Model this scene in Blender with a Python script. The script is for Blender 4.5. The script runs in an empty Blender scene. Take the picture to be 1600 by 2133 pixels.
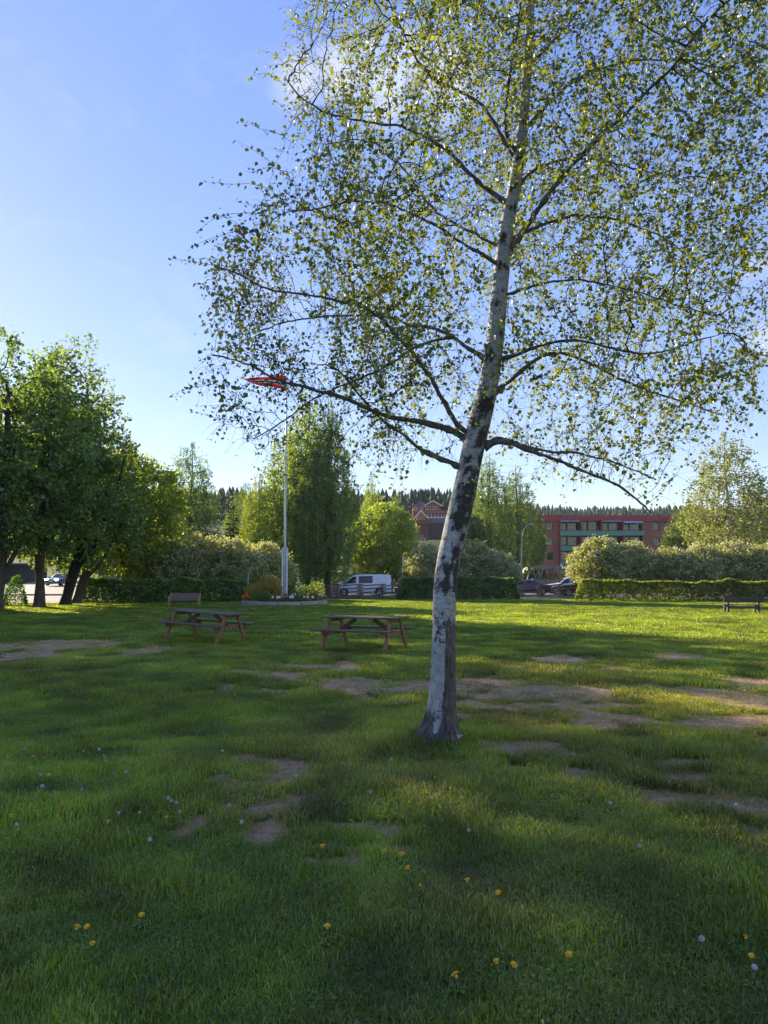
import bpy, bmesh, math, random
import numpy as np
from mathutils import Vector, Matrix, Euler

# ------------------------------------------------------------------ camera, sky, sun, exposure
S = bpy.context.scene
PXF, CAMH = 1540.0, 1.6                      # focal length in photo pixels, eye height in metres
PITCH = math.atan((1205 - 1066.5) / PXF)     # horizon sits at row 1205 of 2133
cd = bpy.data.cameras.new('camera'); cam = bpy.data.objects.new('camera', cd)
S.collection.objects.link(cam); S.camera = cam
cam.location = (0, 0, CAMH); cam.rotation_euler = (math.pi / 2 + PITCH, 0, 0)
cd.sensor_fit = 'VERTICAL'; cd.sensor_height = 36.0; cd.lens = 36.0 * PXF / 2133.0
cd.clip_start = 0.05; cd.clip_end = 5000

SUN_AZ, SUN_EL = math.radians(-44), math.radians(19.0)      # azimuth left of the view direction (+Y)
SUNV = Vector((math.sin(SUN_AZ) * math.cos(SUN_EL), math.cos(SUN_AZ) * math.cos(SUN_EL), math.sin(SUN_EL)))
W = bpy.data.worlds.new('World'); S.world = W; W.use_nodes = True
nt = W.node_tree; nt.nodes.clear()
out = nt.nodes.new('ShaderNodeOutputWorld'); bg = nt.nodes.new('ShaderNodeBackground')
sky = nt.nodes.new('ShaderNodeTexSky'); sky.sky_type = 'NISHITA'; sky.sun_disc = False
sky.sun_elevation = SUN_EL; sky.sun_rotation = SUN_AZ
sky.air_density = 1.0; sky.dust_density = 0.1; sky.ozone_density = 2.2; sky.altitude = 150
bg.inputs['Strength'].default_value = 0.148
hs = nt.nodes.new('ShaderNodeHueSaturation'); hs.inputs['Hue'].default_value = 0.53; hs.inputs['Saturation'].default_value = 1.8; hs.inputs['Value'].default_value = 1.0
gm = nt.nodes.new('ShaderNodeGamma'); gm.inputs['Gamma'].default_value = 0.45
nt.links.new(sky.outputs[0], gm.inputs['Color']); nt.links.new(gm.outputs[0], hs.inputs['Color'])
# small fair-weather clouds: a handful of directions, broken up by noise
tc = nt.nodes.new('ShaderNodeTexCoord')
nz = nt.nodes.new('ShaderNodeTexNoise'); nz.inputs['Scale'].default_value = 16.0; nz.inputs['Detail'].default_value = 7; nz.inputs['Roughness'].default_value = 0.62
nt.links.new(tc.outputs['Generated'], nz.inputs['Vector'])
def vray(px, py):
    a, b = (px - 800) / PXF, (1066.5 - py) / PXF
    return Vector((a, math.cos(PITCH) - b * math.sin(PITCH), math.sin(PITCH) + b * math.cos(PITCH)))
acc = None
for (cx, cy, rad, amt) in [(625, 165, .07, 1), (700, 150, .08, 1), (790, 170, .1, 1), (930, 165, .1, 1), (860, 110, .07, .9), (1575, 555, .05, .7), (1590, 705, .05, .7),
                           (2100, 420, .12, .9), (2350, 470, .1, .8), (-700, 200, .09, .6)]:
    d = vray(cx, cy).normalized()
    dist = nt.nodes.new('ShaderNodeVectorMath'); dist.operation = 'DISTANCE'
    nt.links.new(tc.outputs['Generated'], dist.inputs[0]); dist.inputs[1].default_value = d
    mr = nt.nodes.new('ShaderNodeMapRange'); mr.interpolation_type = 'SMOOTHSTEP'
    mr.inputs['From Min'].default_value = rad; mr.inputs['From Max'].default_value = 0.0
    mr.inputs['To Min'].default_value = 0.0; mr.inputs['To Max'].default_value = amt
    nt.links.new(dist.outputs['Value'], mr.inputs['Value'])
    if acc is None: acc = mr.outputs[0]
    else:
        mx = nt.nodes.new('ShaderNodeMath'); mx.operation = 'MAXIMUM'
        nt.links.new(acc, mx.inputs[0]); nt.links.new(mr.outputs[0], mx.inputs[1]); acc = mx.outputs[0]
ad = nt.nodes.new('ShaderNodeMath'); ad.operation = 'MULTIPLY'; nt.links.new(acc, ad.inputs[0]); nt.links.new(nz.outputs['Fac'], ad.inputs[1])
cm = nt.nodes.new('ShaderNodeMapRange'); cm.interpolation_type = 'SMOOTHSTEP'
cm.inputs['From Min'].default_value = 0.12; cm.inputs['From Max'].default_value = 0.62; cm.inputs['To Max'].default_value = 0.6
nt.links.new(ad.outputs[0], cm.inputs['Value'])
# thin high wisps over the whole sky
wm = nt.nodes.new('ShaderNodeMapping'); wm.inputs['Scale'].default_value = (2.2, 1.0, 5.0); wm.inputs['Rotation'].default_value = (0.3, 0.5, 0.4); nt.links.new(tc.outputs['Generated'], wm.inputs[0])
wn = nt.nodes.new('ShaderNodeTexNoise'); wn.inputs['Scale'].default_value = 2.4; wn.inputs['Detail'].default_value = 9; wn.inputs['Roughness'].default_value = 0.68; wn.inputs['Distortion'].default_value = 0.6
nt.links.new(wm.outputs[0], wn.inputs['Vector'])
wr = nt.nodes.new('ShaderNodeMapRange'); wr.interpolation_type = 'SMOOTHSTEP'; wr.inputs['From Min'].default_value = 0.5; wr.inputs['From Max'].default_value = 0.8; wr.inputs['To Max'].default_value = 0.18
nt.links.new(wn.outputs['Fac'], wr.inputs['Value'])
cadd = nt.nodes.new('ShaderNodeMath'); cadd.operation = 'MAXIMUM'; nt.links.new(cm.outputs[0], cadd.inputs[0]); nt.links.new(wr.outputs[0], cadd.inputs[1])
cmix = nt.nodes.new('ShaderNodeMixRGB'); nt.links.new(cadd.outputs[0], cmix.inputs['Fac'])
nt.links.new(hs.outputs[0], cmix.inputs[1]); cmix.inputs[2].default_value = (2.0, 2.05, 2.12, 1)
nt.links.new(cmix.outputs[0], bg.inputs['Color']); nt.links.new(bg.outputs[0], out.inputs[0])

sl = bpy.data.lights.new('sun', 'SUN'); sun = bpy.data.objects.new('sun', sl); S.collection.objects.link(sun)
sl.energy = 4.0; sl.angle = math.radians(0.53); sl.color = (1.0, 0.86, 0.66)
sun.rotation_euler = (-SUNV).to_track_quat('-Z', 'Y').to_euler(); sun.location = (-30, 20, 40)
S.view_settings.view_transform = 'Standard'; S.view_settings.look = 'None'
S.view_settings.exposure = 1.92; S.view_settings.gamma = 1.0
S.view_settings.use_curve_mapping = False
S.render.engine = 'CYCLES'
S.cycles.use_denoising = True
S.cycles.max_bounces = 6; S.cycles.diffuse_bounces = 3; S.cycles.glossy_bounces = 3
S.cycles.transmission_bounces = 4; S.cycles.transparent_max_bounces = 8
S.cycles.caustics_reflective = False; S.cycles.caustics_refractive = False
S.cycles.sample_clamp_indirect = 6.0

HAZE = 0.00012
# ------------------------------------------------------------------ helpers
rng = np.random.default_rng(11); random.seed(11)
COL = S.collection
R = math.radians

def gp(px, py, z=0.0):
    d = vray(px, py); t = (z - CAMH) / d.z
    return Vector((d.x * t, d.y * t, z))
def at(px, py, Y):
    d = vray(px, py); t = Y / d.y
    return Vector((d.x * t, Y, CAMH + d.z * t))

def hash2(ix, iy, seed=0):
    n = (ix.astype(np.int64) * 374761393 + iy.astype(np.int64) * 668265263 + seed * 2147483647) & 0xFFFFFFFF
    n = ((n ^ (n >> 13)) * 1274126177) & 0xFFFFFFFF
    return ((n ^ (n >> 16)) & 0xFFFF) / 65535.0
def vnoise(x, y, seed=0):
    x = np.asarray(x, float); y = np.asarray(y, float)
    ix, iy = np.floor(x), np.floor(y); fx, fy = x - ix, y - iy
    fx = fx * fx * (3 - 2 * fx); fy = fy * fy * (3 - 2 * fy)
    a, b = hash2(ix, iy, seed), hash2(ix + 1, iy, seed); c, d = hash2(ix, iy + 1, seed), hash2(ix + 1, iy + 1, seed)
    return (a * (1 - fx) + b * fx) * (1 - fy) + (c * (1 - fx) + d * fx) * fy
def fbm(x, y, seed=0, o=4):
    v, a, s = 0, .5, 0
    x = np.asarray(x, float); y = np.asarray(y, float)
    for i in range(o):
        v = v + a * vnoise(x, y, seed + i * 17); s += a; a *= .5; x = x * 2.03 + 11.3; y = y * 2.03 + 7.1
    return v / s
def sstep(a, b, v):
    t = np.clip((np.asarray(v, float) - a) / (b - a), 0, 1); return t * t * (3 - 2 * t)

def lawn_h(x, y):
    x = np.asarray(x, float); y = np.asarray(y, float)
    h = (fbm(x * .5, y * .5, 3, 3) - .5) * .07 + (fbm(x * 2.1, y * 2.1, 9, 3) - .5) * .035
    h = h * sstep(60, 45, y)
    h = h + .10 * np.exp(-((x + 5.7) ** 2 + (y - 19.6) ** 2) / 2.2) - .03 * np.exp(-((x + 3.6) ** 2 + (y - 18.2) ** 2) / 1.2)
    h = h + .06 * np.exp(-((x - .54) ** 2 + (y - 7.35) ** 2) / .25)
    return h
def lh(x, y): return float(lawn_h(x, y))

def terr(x, y):
    x = np.asarray(x, float); y = np.asarray(y, float)
    left = 1.75 * sstep(50, 135, y)
    right = 1.45 * sstep(92.2, 92.5, y)
    w = sstep(-18, -2, x)
    wr = sstep(2, 9, x)
    mid = 1.2 * sstep(70, 110, y)
    z = left * (1 - w) + w * (mid * (1 - wr) + right * wr)
    hz = np.interp(y, [140, 190, 230, 300, 380, 480, 620, 900], [0, 8.6, 16.5, 27, 30, 39, 42, 34])
    k = 1 - .5 * sstep(25, 75, x * 300 / np.maximum(y, 60)) * sstep(520, 380, y)
    return z + hz * k
def tz(x, y): return float(terr(x, y))

def new_obj(name, me, parent=None, mat=None):
    o = bpy.data.objects.new(name, me); COL.objects.link(o)
    if mat is not None and me is not None and len(me.materials) == 0:
        me.materials.append(mat)
    if parent is not None: o.parent = parent
    return o
def tag(o, label=None, cat=None, group=None, kind=None):
    if label: o['label'] = label
    if cat: o['category'] = cat
    if group: o['group'] = group
    if kind: o['kind'] = kind
    return o
def empty(name, loc=(0, 0, 0), rz=0.0, label=None, cat=None, group=None):
    o = bpy.data.objects.new(name, None); COL.objects.link(o)
    o.empty_display_size = .2; o.location = loc; o.rotation_euler = (0, 0, rz)
    return tag(o, label, cat, group)
def copy_tree(o, parent=None):
    c = o.copy(); COL.objects.link(c)
    if parent is not None:
        c.parent = parent; c.matrix_parent_inverse = o.matrix_parent_inverse.copy()
    for ch in list(o.children): copy_tree(ch, c)
    return c

def mesh_np(name, V, faces_by_n, attrs=None, smooth=False):
    """faces_by_n: list of int arrays (m, k)"""
    me = bpy.data.meshes.new(name)
    V = np.ascontiguousarray(V, dtype=np.float32)
    loops = np.concatenate([f.reshape(-1) for f in faces_by_n]).astype(np.int32)
    tot = np.concatenate([np.full(len(f), f.shape[1], np.int32) for f in faces_by_n])
    start = np.concatenate([[0], np.cumsum(tot)[:-1]]).astype(np.int32)
    me.vertices.add(len(V)); me.vertices.foreach_set('co', V.reshape(-1))
    me.loops.add(len(loops)); me.loops.foreach_set('vertex_index', loops)
    me.polygons.add(len(tot)); me.polygons.foreach_set('loop_start', start); me.polygons.foreach_set('loop_total', tot)
    if smooth: me.polygons.foreach_set('use_smooth', np.ones(len(tot), bool))
    me.update(calc_edges=True)
    for k, a in (attrs or {}).items():
        at_ = me.attributes.new(k, 'FLOAT', 'POINT'); at_.data.foreach_set('value', np.ascontiguousarray(a, np.float32))
    return me

class MB:
    def __init__(s): s.v = []; s.f = []; s.sm = []
    def add(s, vs, fs, smooth=False):
        b = len(s.v); s.v += [tuple(v) for v in vs]; s.f += [tuple(b + i for i in f) for f in fs]; s.sm += [smooth] * len(fs); return s
    def box(s, c, size, rot=None):
        hx, hy, hz = (d / 2 for d in size); m = rot if rot is not None else Matrix.Identity(3); c = Vector(c)
        vs = [c + m @ Vector((x, y, z)) for z in (-hz, hz) for (x, y) in ((-hx, -hy), (hx, -hy), (hx, hy), (-hx, hy))]
        return s.add(vs, [(0, 3, 2, 1), (4, 5, 6, 7), (0, 1, 5, 4), (1, 2, 6, 5), (2, 3, 7, 6), (3, 0, 4, 7)])
    def beam(s, a, b, w, h, up=(0, 0, 1)):
        a, b = Vector(a), Vector(b); d = (b - a); L = d.length; d.normalize(); u = Vector(up)
        side = d.cross(u)
        if side.length < 1e-4: side = d.cross(Vector((0, 1, 0)))
        side.normalize(); u = side.cross(d)
        m = Matrix((d, side, u)).transposed()
        return s.box((a + b) / 2, (L, w, h), m)
    def tube(s, pts, rad, n=8, caps=True, smooth=True):
        pts = [Vector(p) for p in pts]
        if not hasattr(rad, '__len__'): rad = [rad] * len(pts)
        vs, fs = [], []; ref = Vector((0.31, 0.95, 0.1))
        for i, p in enumerate(pts):
            t = (pts[min(i + 1, len(pts) - 1)] - pts[max(i - 1, 0)]).normalized()
            u = t.cross(ref)
            if u.length < 1e-3: u = t.cross(Vector((1, 0, 0)))
            u.normalize(); w = t.cross(u)
            for k in range(n):
                a = 2 * math.pi * k / n; vs.append(p + (u * math.cos(a) + w * math.sin(a)) * rad[i])
        for i in range(len(pts) - 1):
            for k in range(n):
                k2 = (k + 1) % n; fs.append((i * n + k, i * n + k2, (i + 1) * n + k2, (i + 1) * n + k))
        s.add(vs, fs, smooth)
        if caps:
            b = len(s.v) - len(vs)
            s.f.append(tuple(b + k for k in range(n))[::-1]); s.f.append(tuple(b + (len(pts) - 1) * n + k for k in range(n))); s.sm += [False, False]
        return s
    def lathe(s, prof, n=16, c=(0, 0, 0), smooth=True):
        vs, fs = [], []
        for (r, z) in prof:
            for k in range(n):
                a = 2 * math.pi * k / n; vs.append((c[0] + r * math.cos(a), c[1] + r * math.sin(a), c[2] + z))
        for i in range(len(prof) - 1):
            for k in range(n):
                k2 = (k + 1) % n; fs.append((i * n + k, i * n + k2, (i + 1) * n + k2, (i + 1) * n + k))
        return s.add(vs, fs, smooth)
    def quad(s, a, b, c, d): return s.add([a, b, c, d], [(0, 1, 2, 3)])
    def prism(s, poly, y0, y1):
        """polygon in x,z extruded along y"""
        n = len(poly); vs = [(x, y0, z) for x, z in poly] + [(x, y1, z) for x, z in poly]
        fs = [tuple(range(n)), tuple(range(2 * n - 1, n - 1, -1))] + [(i, i + n, (i + 1) % n + n, (i + 1) % n) for i in range(n)]
        return s.add(vs, fs)
    def mesh(s, name, bevel=0.0):
        me = bpy.data.meshes.new(name); me.from_pydata(s.v, [], s.f); me.update()
        me.polygons.foreach_set('use_smooth', s.sm)
        bm = bmesh.new(); bm.from_mesh(me); bmesh.ops.recalc_face_normals(bm, faces=bm.faces)
        if bevel > 0:
            bmesh.ops.bevel(bm, geom=[e for e in bm.edges if e.is_manifold and e.calc_face_angle(0) > .6], offset=bevel, segments=1, affect='EDGES')
        bm.to_mesh(me); bm.free(); return me
    def build(s, name, mat, parent=None, bevel=0.0):
        return new_obj(name, s.mesh(name, bevel), parent, mat)

# ------------------------------------------------------------------ materials
def mk(name):
    m = bpy.data.materials.new(name); m.use_nodes = True; t = m.node_tree; t.nodes.clear()
    o = t.nodes.new('ShaderNodeOutputMaterial'); return m, t, o
def N(t, typ, **kw):
    n = t.nodes.new(typ)
    for k, v in kw.items():
        if k in n.inputs: n.inputs[k].default_value = v
        else: setattr(n, k, v)
    return n
def ramp(t, src, stops):
    r = t.nodes.new('ShaderNodeValToRGB'); e = r.color_ramp.elements
    while len(e) < len(stops): e.new(.5)
    for i, (p, c) in enumerate(stops): e[i].position = p; e[i].color = (*c, 1) if len(c) == 3 else c
    t.links.new(src, r.inputs[0]); return r
MATS = {}
def surf(name, col, rough=.7, var=.25, scale=6.0, bump=.0, bscale=40.0, metal=0.0, spec=.4, stretch=(1, 1, 1), coat=0.0, dirt=None):
    """general procedural surface: base colour broken by two noises, roughness noise, optional bump"""
    if name in MATS: return MATS[name]
    m, t, o = mk(name)
    tc = N(t, 'ShaderNodeTexCoord'); mp = N(t, 'ShaderNodeMapping'); mp.inputs['Scale'].default_value = stretch
    t.links.new(tc.outputs['Object'], mp.inputs[0])
    n1 = N(t, 'ShaderNodeTexNoise', Scale=scale, Detail=6.0, Roughness=.6); t.links.new(mp.outputs[0], n1.inputs[0])
    lo = tuple(c * (1 - var) for c in col); hi = tuple(min(1, c * (1 + var)) for c in col)
    r = ramp(t, n1.outputs['Fac'], [(.28, lo), (.72, hi)])
    b = N(t, 'ShaderNodeBsdfPrincipled'); b.inputs['Roughness'].default_value = rough; b.inputs['Metallic'].default_value = metal
    b.inputs['Specular IOR Level'].default_value = spec; b.inputs['Coat Weight'].default_value = coat
    src = r.outputs[0]
    if dirt:
        n3 = N(t, 'ShaderNodeTexNoise', Scale=scale * .35, Detail=8.0, Roughness=.7); t.links.new(tc.outputs['Object'], n3.inputs[0])
        mr = N(t, 'ShaderNodeMapRange'); mr.inputs['From Min'].default_value = .48; mr.inputs['From Max'].default_value = .72; mr.inputs['To Max'].default_value = .7
        t.links.new(n3.outputs['Fac'], mr.inputs[0]); mx = N(t, 'ShaderNodeMixRGB'); t.links.new(mr.outputs[0], mx.inputs[0])
        t.links.new(src, mx.inputs[1]); mx.inputs[2].default_value = (*dirt, 1); src = mx.outputs[0]
    t.links.new(src, b.inputs['Base Color'])
    if bump > 0:
        n2 = N(t, 'ShaderNodeTexNoise', Scale=bscale, Detail=5.0, Roughness=.65); t.links.new(mp.outputs[0], n2.inputs[0])
        bp = N(t, 'ShaderNodeBump'); bp.inputs['Strength'].default_value = bump; bp.inputs['Distance'].default_value = .02
        t.links.new(n2.outputs['Fac'], bp.inputs['Height']); t.links.new(bp.outputs[0], b.inputs['Normal'])
    t.links.new(b.outputs[0], o.inputs[0]); MATS[name] = m; return m
def leafmat(name, dark, mid, light, trans=.45, gloss=.035, rough=.5, tcol=None):
    """two-sided leaf: diffuse + translucent + a little sheen; colour by the per-leaf 'tint' and the object's own colour"""
    if name in MATS: return MATS[name]
    m, t, o = mk(name)
    a = N(t, 'ShaderNodeAttribute', attribute_name='tint')
    r = ramp(t, a.outputs['Fac'], [(0, dark), (.5, mid), (1, light)])
    oi = N(t, 'ShaderNodeObjectInfo'); mu = N(t, 'ShaderNodeMixRGB', blend_type='MULTIPLY'); mu.inputs[0].default_value = 1
    t.links.new(r.outputs[0], mu.inputs[1]); t.links.new(oi.outputs['Color'], mu.inputs[2])
    d = N(t, 'ShaderNodeBsdfDiffuse'); tr = N(t, 'ShaderNodeBsdfTranslucent'); g = N(t, 'ShaderNodeBsdfGlossy', Roughness=rough)
    g.inputs['Color'].default_value = (.9, .95, 1, 1)
    tm = N(t, 'ShaderNodeMixRGB', blend_type='MULTIPLY'); tm.inputs[0].default_value = 1; tm.inputs[2].default_value = (*(tcol or (2.1, 1.95, .6)), 1)
    t.links.new(mu.outputs[0], d.inputs[0]); t.links.new(mu.outputs[0], tm.inputs[1]); t.links.new(tm.outputs[0], tr.inputs[0])
    m1 = N(t, 'ShaderNodeMixShader'); m1.inputs[0].default_value = trans; t.links.new(d.outputs[0], m1.inputs[1]); t.links.new(tr.outputs[0], m1.inputs[2])
    m2 = N(t, 'ShaderNodeMixShader'); m2.inputs[0].default_value = gloss; t.links.new(m1.outputs[0], m2.inputs[1]); t.links.new(g.outputs[0], m2.inputs[2])
    t.links.new(m2.outputs[0], o.inputs[0]); MATS[name] = m; return m
def glassmat(name, col=(.02, .025, .03), rough=.06):
    if name in MATS: return MATS[name]
    m, t, o = mk(name); b = N(t, 'ShaderNodeBsdfPrincipled'); b.inputs['Roughness'].default_value = rough
    tc = N(t, 'ShaderNodeTexCoord'); n1 = N(t, 'ShaderNodeTexNoise', Scale=1.3, Detail=3.0); t.links.new(tc.outputs['Object'], n1.inputs[0])
    r = ramp(t, n1.outputs['Fac'], [(.3, tuple(c * .6 for c in col)), (.7, tuple(c * 1.6 for c in col))]); t.links.new(r.outputs[0], b.inputs['Base Color'])
    b.inputs['Specular IOR Level'].default_value = .6; b.inputs['IOR'].default_value = 1.6
    t.links.new(b.outputs[0], o.inputs[0]); MATS[name] = m; return m

# ------------------------------------------------------------------ ground: bare patches, lawn sheet, grass
BARE = [(90,1345,120,11),(60,1366,60,10),(300,1356,45,8),(310,1381,28,5),(85,1395,32,5),(500,1400,42,6),(640,1388,42,7),(722,1388,32,10),(600,1410,42,9),
 (720,1420,62,13),(460,1433,20,7),(580,1445,36,7),(770,1440,62,11),(870,1430,50,15),(980,1470,60,11),(1160,1375,62,7),(1420,1370,62,7),(1280,1392,26,8),
 (1100,1440,150,15),(1210,1438,60,14),(1150,1475,140,11),(1265,1500,80,14),(1360,1425,24,7),(1500,1447,80,16),(1560,1420,60,12),(1520,1500,105,12),
 (1585,1470,50,12),(1690,1460,90,18),(1100,1560,88,14),(1195,1600,30,14),(1390,1580,42,11),(1420,1655,105,20),(1530,1672,85,22),(1575,1740,38,20),(1410,1612,50,11),
 (515,1583,30,8),(580,1605,50,14),(560,1632,85,9),(600,1672,58,17),(480,1665,38,14),(190,1714,70,10),(385,1715,30,11),(550,1738,52,15),(790,1722,46,16),
 (760,1770,55,13),(670,1808,50,14),(1050,1602,28,10),(1010,1420,70,9),(930,1500,40,10),(-80,1360,90,12),(1700,1560,80,20)]
DRY = [(720,1620,120,45),(860,1640,170,45),(1330,1620,260,80),(600,1690,120,50),(1150,1440,300,60),(1500,1480,160,60),(960,1870,140,70),(880,1610,120,30),
       (640,1405,120,35),(80,1360,160,25),(1050,1500,120,30),(700,1560,150,30)]
def gauss_px(lst, x, y, fall=.7):
    v = np.zeros(np.shape(x))
    for (cx, cy, rx, ry) in lst:
        c = gp(cx, cy); e = gp(cx + rx, cy); n_ = gp(cx, cy + ry); f_ = gp(cx, cy - ry)
        ax = abs(e.x - c.x) + 1e-3; ay = max((f_.y - n_.y) / 2, .03)
        v = np.maximum(v, np.exp(-(((x - c.x) / ax) ** 2 + ((y - c.y) / ay) ** 2) * fall))
    return v
def bare_mask(x, y):
    wx = x + (fbm(x * 2.2, y * 2.2, 31, 3) - .5) * .5; wy = y + (fbm(x * 2.2, y * 2.2, 41, 3) - .5) * .8
    v = gauss_px(BARE, wx, wy, .55)
    v = v * (.55 + .9 * fbm(x * 3.3, y * 2.6, 15, 3)) + (fbm(x * 7, y * 5, 5, 5) - .5) * .9
    return sstep(.17, .54, v)
def dry_mask(x, y):
    v = gauss_px(DRY, x, y) * .8 + (fbm(x * 1.1, y * .9, 77, 4) - .45) * 1.1
    return np.clip(v, 0, 1)

# perspective-spaced grid so that the near lawn is finest
rows = np.concatenate([np.linspace(-10, 2, 14), 2 + (np.linspace(0, 1, 330) ** 2.1) * 54])
us = np.linspace(-1, 1, 301); us = np.sign(us) * np.abs(us) ** 1.15
GX = us[None, :] * (np.maximum(rows, 0)[:, None] * .66 + 7.0); GY = np.repeat(rows[:, None], len(us), 1)
GZ = lawn_h(GX, GY)
bm_ = bare_mask(GX, GY); dm_ = dry_mask(GX, GY)
GZ = GZ - bm_ * .012
nr, nc = GX.shape
idx = np.arange(nr * nc).reshape(nr, nc)
quads = np.stack([idx[:-1, :-1], idx[:-1, 1:], idx[1:, 1:], idx[1:, :-1]], -1).reshape(-1, 4)
lawn_me = mesh_np('lawn', np.stack([GX, GY, GZ], -1).reshape(-1, 3), [quads], {'bare': bm_.reshape(-1), 'dry': dm_.reshape(-1)}, True)
m, t, o = mk('lawn_turf')
tc = N(t, 'ShaderNodeTexCoord')
a1 = N(t, 'ShaderNodeAttribute', attribute_name='bare'); a2 = N(t, 'ShaderNodeAttribute', attribute_name='dry')
n1 = N(t, 'ShaderNodeTexNoise', Scale=3.0, Detail=8.0, Roughness=.65); n2 = N(t, 'ShaderNodeTexNoise', Scale=38.0, Detail=6.0, Roughness=.7)
n4 = N(t, 'ShaderNodeTexNoise', Scale=140.0, Detail=4.0, Roughness=.7)
for n_ in (n1, n2, n4): t.links.new(tc.outputs['Object'], n_.inputs[0])
g1 = ramp(t, n2.outputs['Fac'], [(.3, (.055, .085, .014)), (.5, (.10, .155, .022)), (.72, (.15, .21, .036))])
g2 = ramp(t, n2.outputs['Fac'], [(.3, (.075, .085, .024)), (.7, (.16, .15, .05))])
mxa = N(t, 'ShaderNodeMixRGB'); t.links.new(a2.outputs['Fac'], mxa.inputs[0]); t.links.new(g1.outputs[0], mxa.inputs[1]); t.links.new(g2.outputs[0], mxa.inputs[2])
so = ramp(t, n4.outputs['Fac'], [(.25, (.30, .20, .12)), (.5, (.60, .42, .27)), (.75, (.78, .58, .39))])
ma = N(t, 'ShaderNodeMath', operation='ADD'); t.links.new(a1.outputs['Fac'], ma.inputs[0])
mb_ = N(t, 'ShaderNodeMath', operation='MULTIPLY_ADD'); t.links.new(n2.outputs['Fac'], mb_.inputs[0]); mb_.inputs[1].default_value = .9; mb_.inputs[2].default_value = -.45
t.links.new(mb_.outputs[0], ma.inputs[1])
mr = N(t, 'ShaderNodeMapRange'); mr.inputs['From Min'].default_value = .35; mr.inputs['From Max'].default_value = .75; t.links.new(ma.outputs[0], mr.inputs[0])
n5 = N(t, 'ShaderNodeTexNoise', Scale=9.0, Detail=8.0, Roughness=.7); t.links.new(tc.outputs['Object'], n5.inputs[0])
sv = ramp(t, n5.outputs['Fac'], [(.3, (.62, .60, .56)), (.5, (1.0, .97, .92)), (.7, (1.35, 1.25, 1.05))])
sv2 = ramp(t, n2.outputs['Fac'], [(.35, (.72, .72, .70)), (.6, (1.15, 1.12, 1.05))])
sm1 = N(t, 'ShaderNodeMixRGB', blend_type='MULTIPLY'); sm1.inputs[0].default_value = 1; t.links.new(so.outputs[0], sm1.inputs[1]); t.links.new(sv.outputs[0], sm1.inputs[2])
sm2 = N(t, 'ShaderNodeMixRGB', blend_type='MULTIPLY'); sm2.inputs[0].default_value = 1; t.links.new(sm1.outputs[0], sm2.inputs[1]); t.links.new(sv2.outputs[0], sm2.inputs[2]); so = sm2
mxb = N(t, 'ShaderNodeMixRGB'); t.links.new(mr.outputs[0], mxb.inputs[0]); t.links.new(mxa.outputs[0], mxb.inputs[1]); t.links.new(so.outputs[0], mxb.inputs[2])
b = N(t, 'ShaderNodeBsdfPrincipled', Roughness=.95); b.inputs['Specular IOR Level'].default_value = .1
bp = N(t, 'ShaderNodeBump', Strength=.9, Distance=.03); t.links.new(n2.outputs['Fac'], bp.inputs['Height'])
bp2 = N(t, 'ShaderNodeBump', Strength=1.0, Distance=.015); t.links.new(n4.outputs['Fac'], bp2.inputs['Height']); t.links.new(bp.outputs[0], bp2.inputs['Normal'])
t.links.new(bp2.outputs[0], b.inputs['Normal']); t.links.new(mxb.outputs[0], b.inputs['Base Color']); t.links.new(b.outputs[0], o.inputs[0])
lawn = new_obj('lawn', lawn_me, None, m); tag(lawn, 'mown park lawn with worn bare patches of soil', kind='structure')

# far ground sheet to the horizon, with the wooded hills
def axis(parts): return np.unique(np.concatenate([np.linspace(*p) for p in parts]).round(3))
xs = axis([(-1800, -300, 16), (-300, -60, 25), (-60, 90, 76), (90, 320, 24), (320, 1800, 16)])
ys = axis([(-900, -60, 10), (-60, 55, 24), (55, 92.1, 20), (92.15, 92.6, 6), (93, 140, 24), (140, 640, 60), (640, 3000, 14)])
FX, FY = np.meshgrid(xs, ys)
FZ = terr(FX, FY) - .09 * sstep(57, 55, FY)
FZ = FZ + (fbm(FX * .02, FY * .02, 91, 3) - .5) * 9 * sstep(200, 320, FY)
idx = np.arange(FX.size).reshape(FX.shape)
quads = np.stack([idx[:-1, :-1], idx[:-1, 1:], idx[1:, 1:], idx[1:, :-1]], -1).reshape(-1, 4)
me = mesh_np('ground', np.stack([FX, FY, FZ], -1).reshape(-1, 3), [quads], None, True)
ground = new_obj('ground', me, None, surf('far_grass', (.055, .085, .022), .95, .4, .8, .3, 6.0, spec=.1))
tag(ground, 'grassy ground rising to wooded hills behind the park', kind='structure')

# grass tufts
def tuft(seed, nb, rad, hmin, hmax, wid):
    r = np.random.default_rng(seed); V = []; Q = []; T3 = []; tint = []
    for i in range(nb):
        a = r.random() * 6.283; d = rad * math.sqrt(r.random()); bx, by = d * math.cos(a), d * math.sin(a)
        h = r.uniform(hmin, hmax); la = r.random() * 6.283; ln = r.uniform(.15, .95) * h; w = wid * r.uniform(.6, 1.2)
        lx, ly = math.cos(la), math.sin(la); sx, sy = -ly * w, lx * w; b0 = len(V); tn = r.random()
        V += [(bx - sx, by - sy, -.01), (bx + sx, by + sy, -.01), (bx + sx * .8 + lx * ln * .35, by + sy * .8 + ly * ln * .35, h * .6),
              (bx - sx * .8 + lx * ln * .35, by - sy * .8 + ly * ln * .35, h * .6), (bx + lx * ln, by + ly * ln, h * (1 - .25 * ln / h))]
        Q.append((b0, b0 + 1, b0 + 2, b0 + 3)); T3.append((b0 + 3, b0 + 2, b0 + 4)); tint += [tn * .7, tn * .7, tn, tn, min(1, tn + .15)]
    return mesh_np('grass_tuft', np.array(V), [np.array(Q), np.array(T3)], {'tint': np.array(tint)})
m, t, o = mk('grass_blade')
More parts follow.
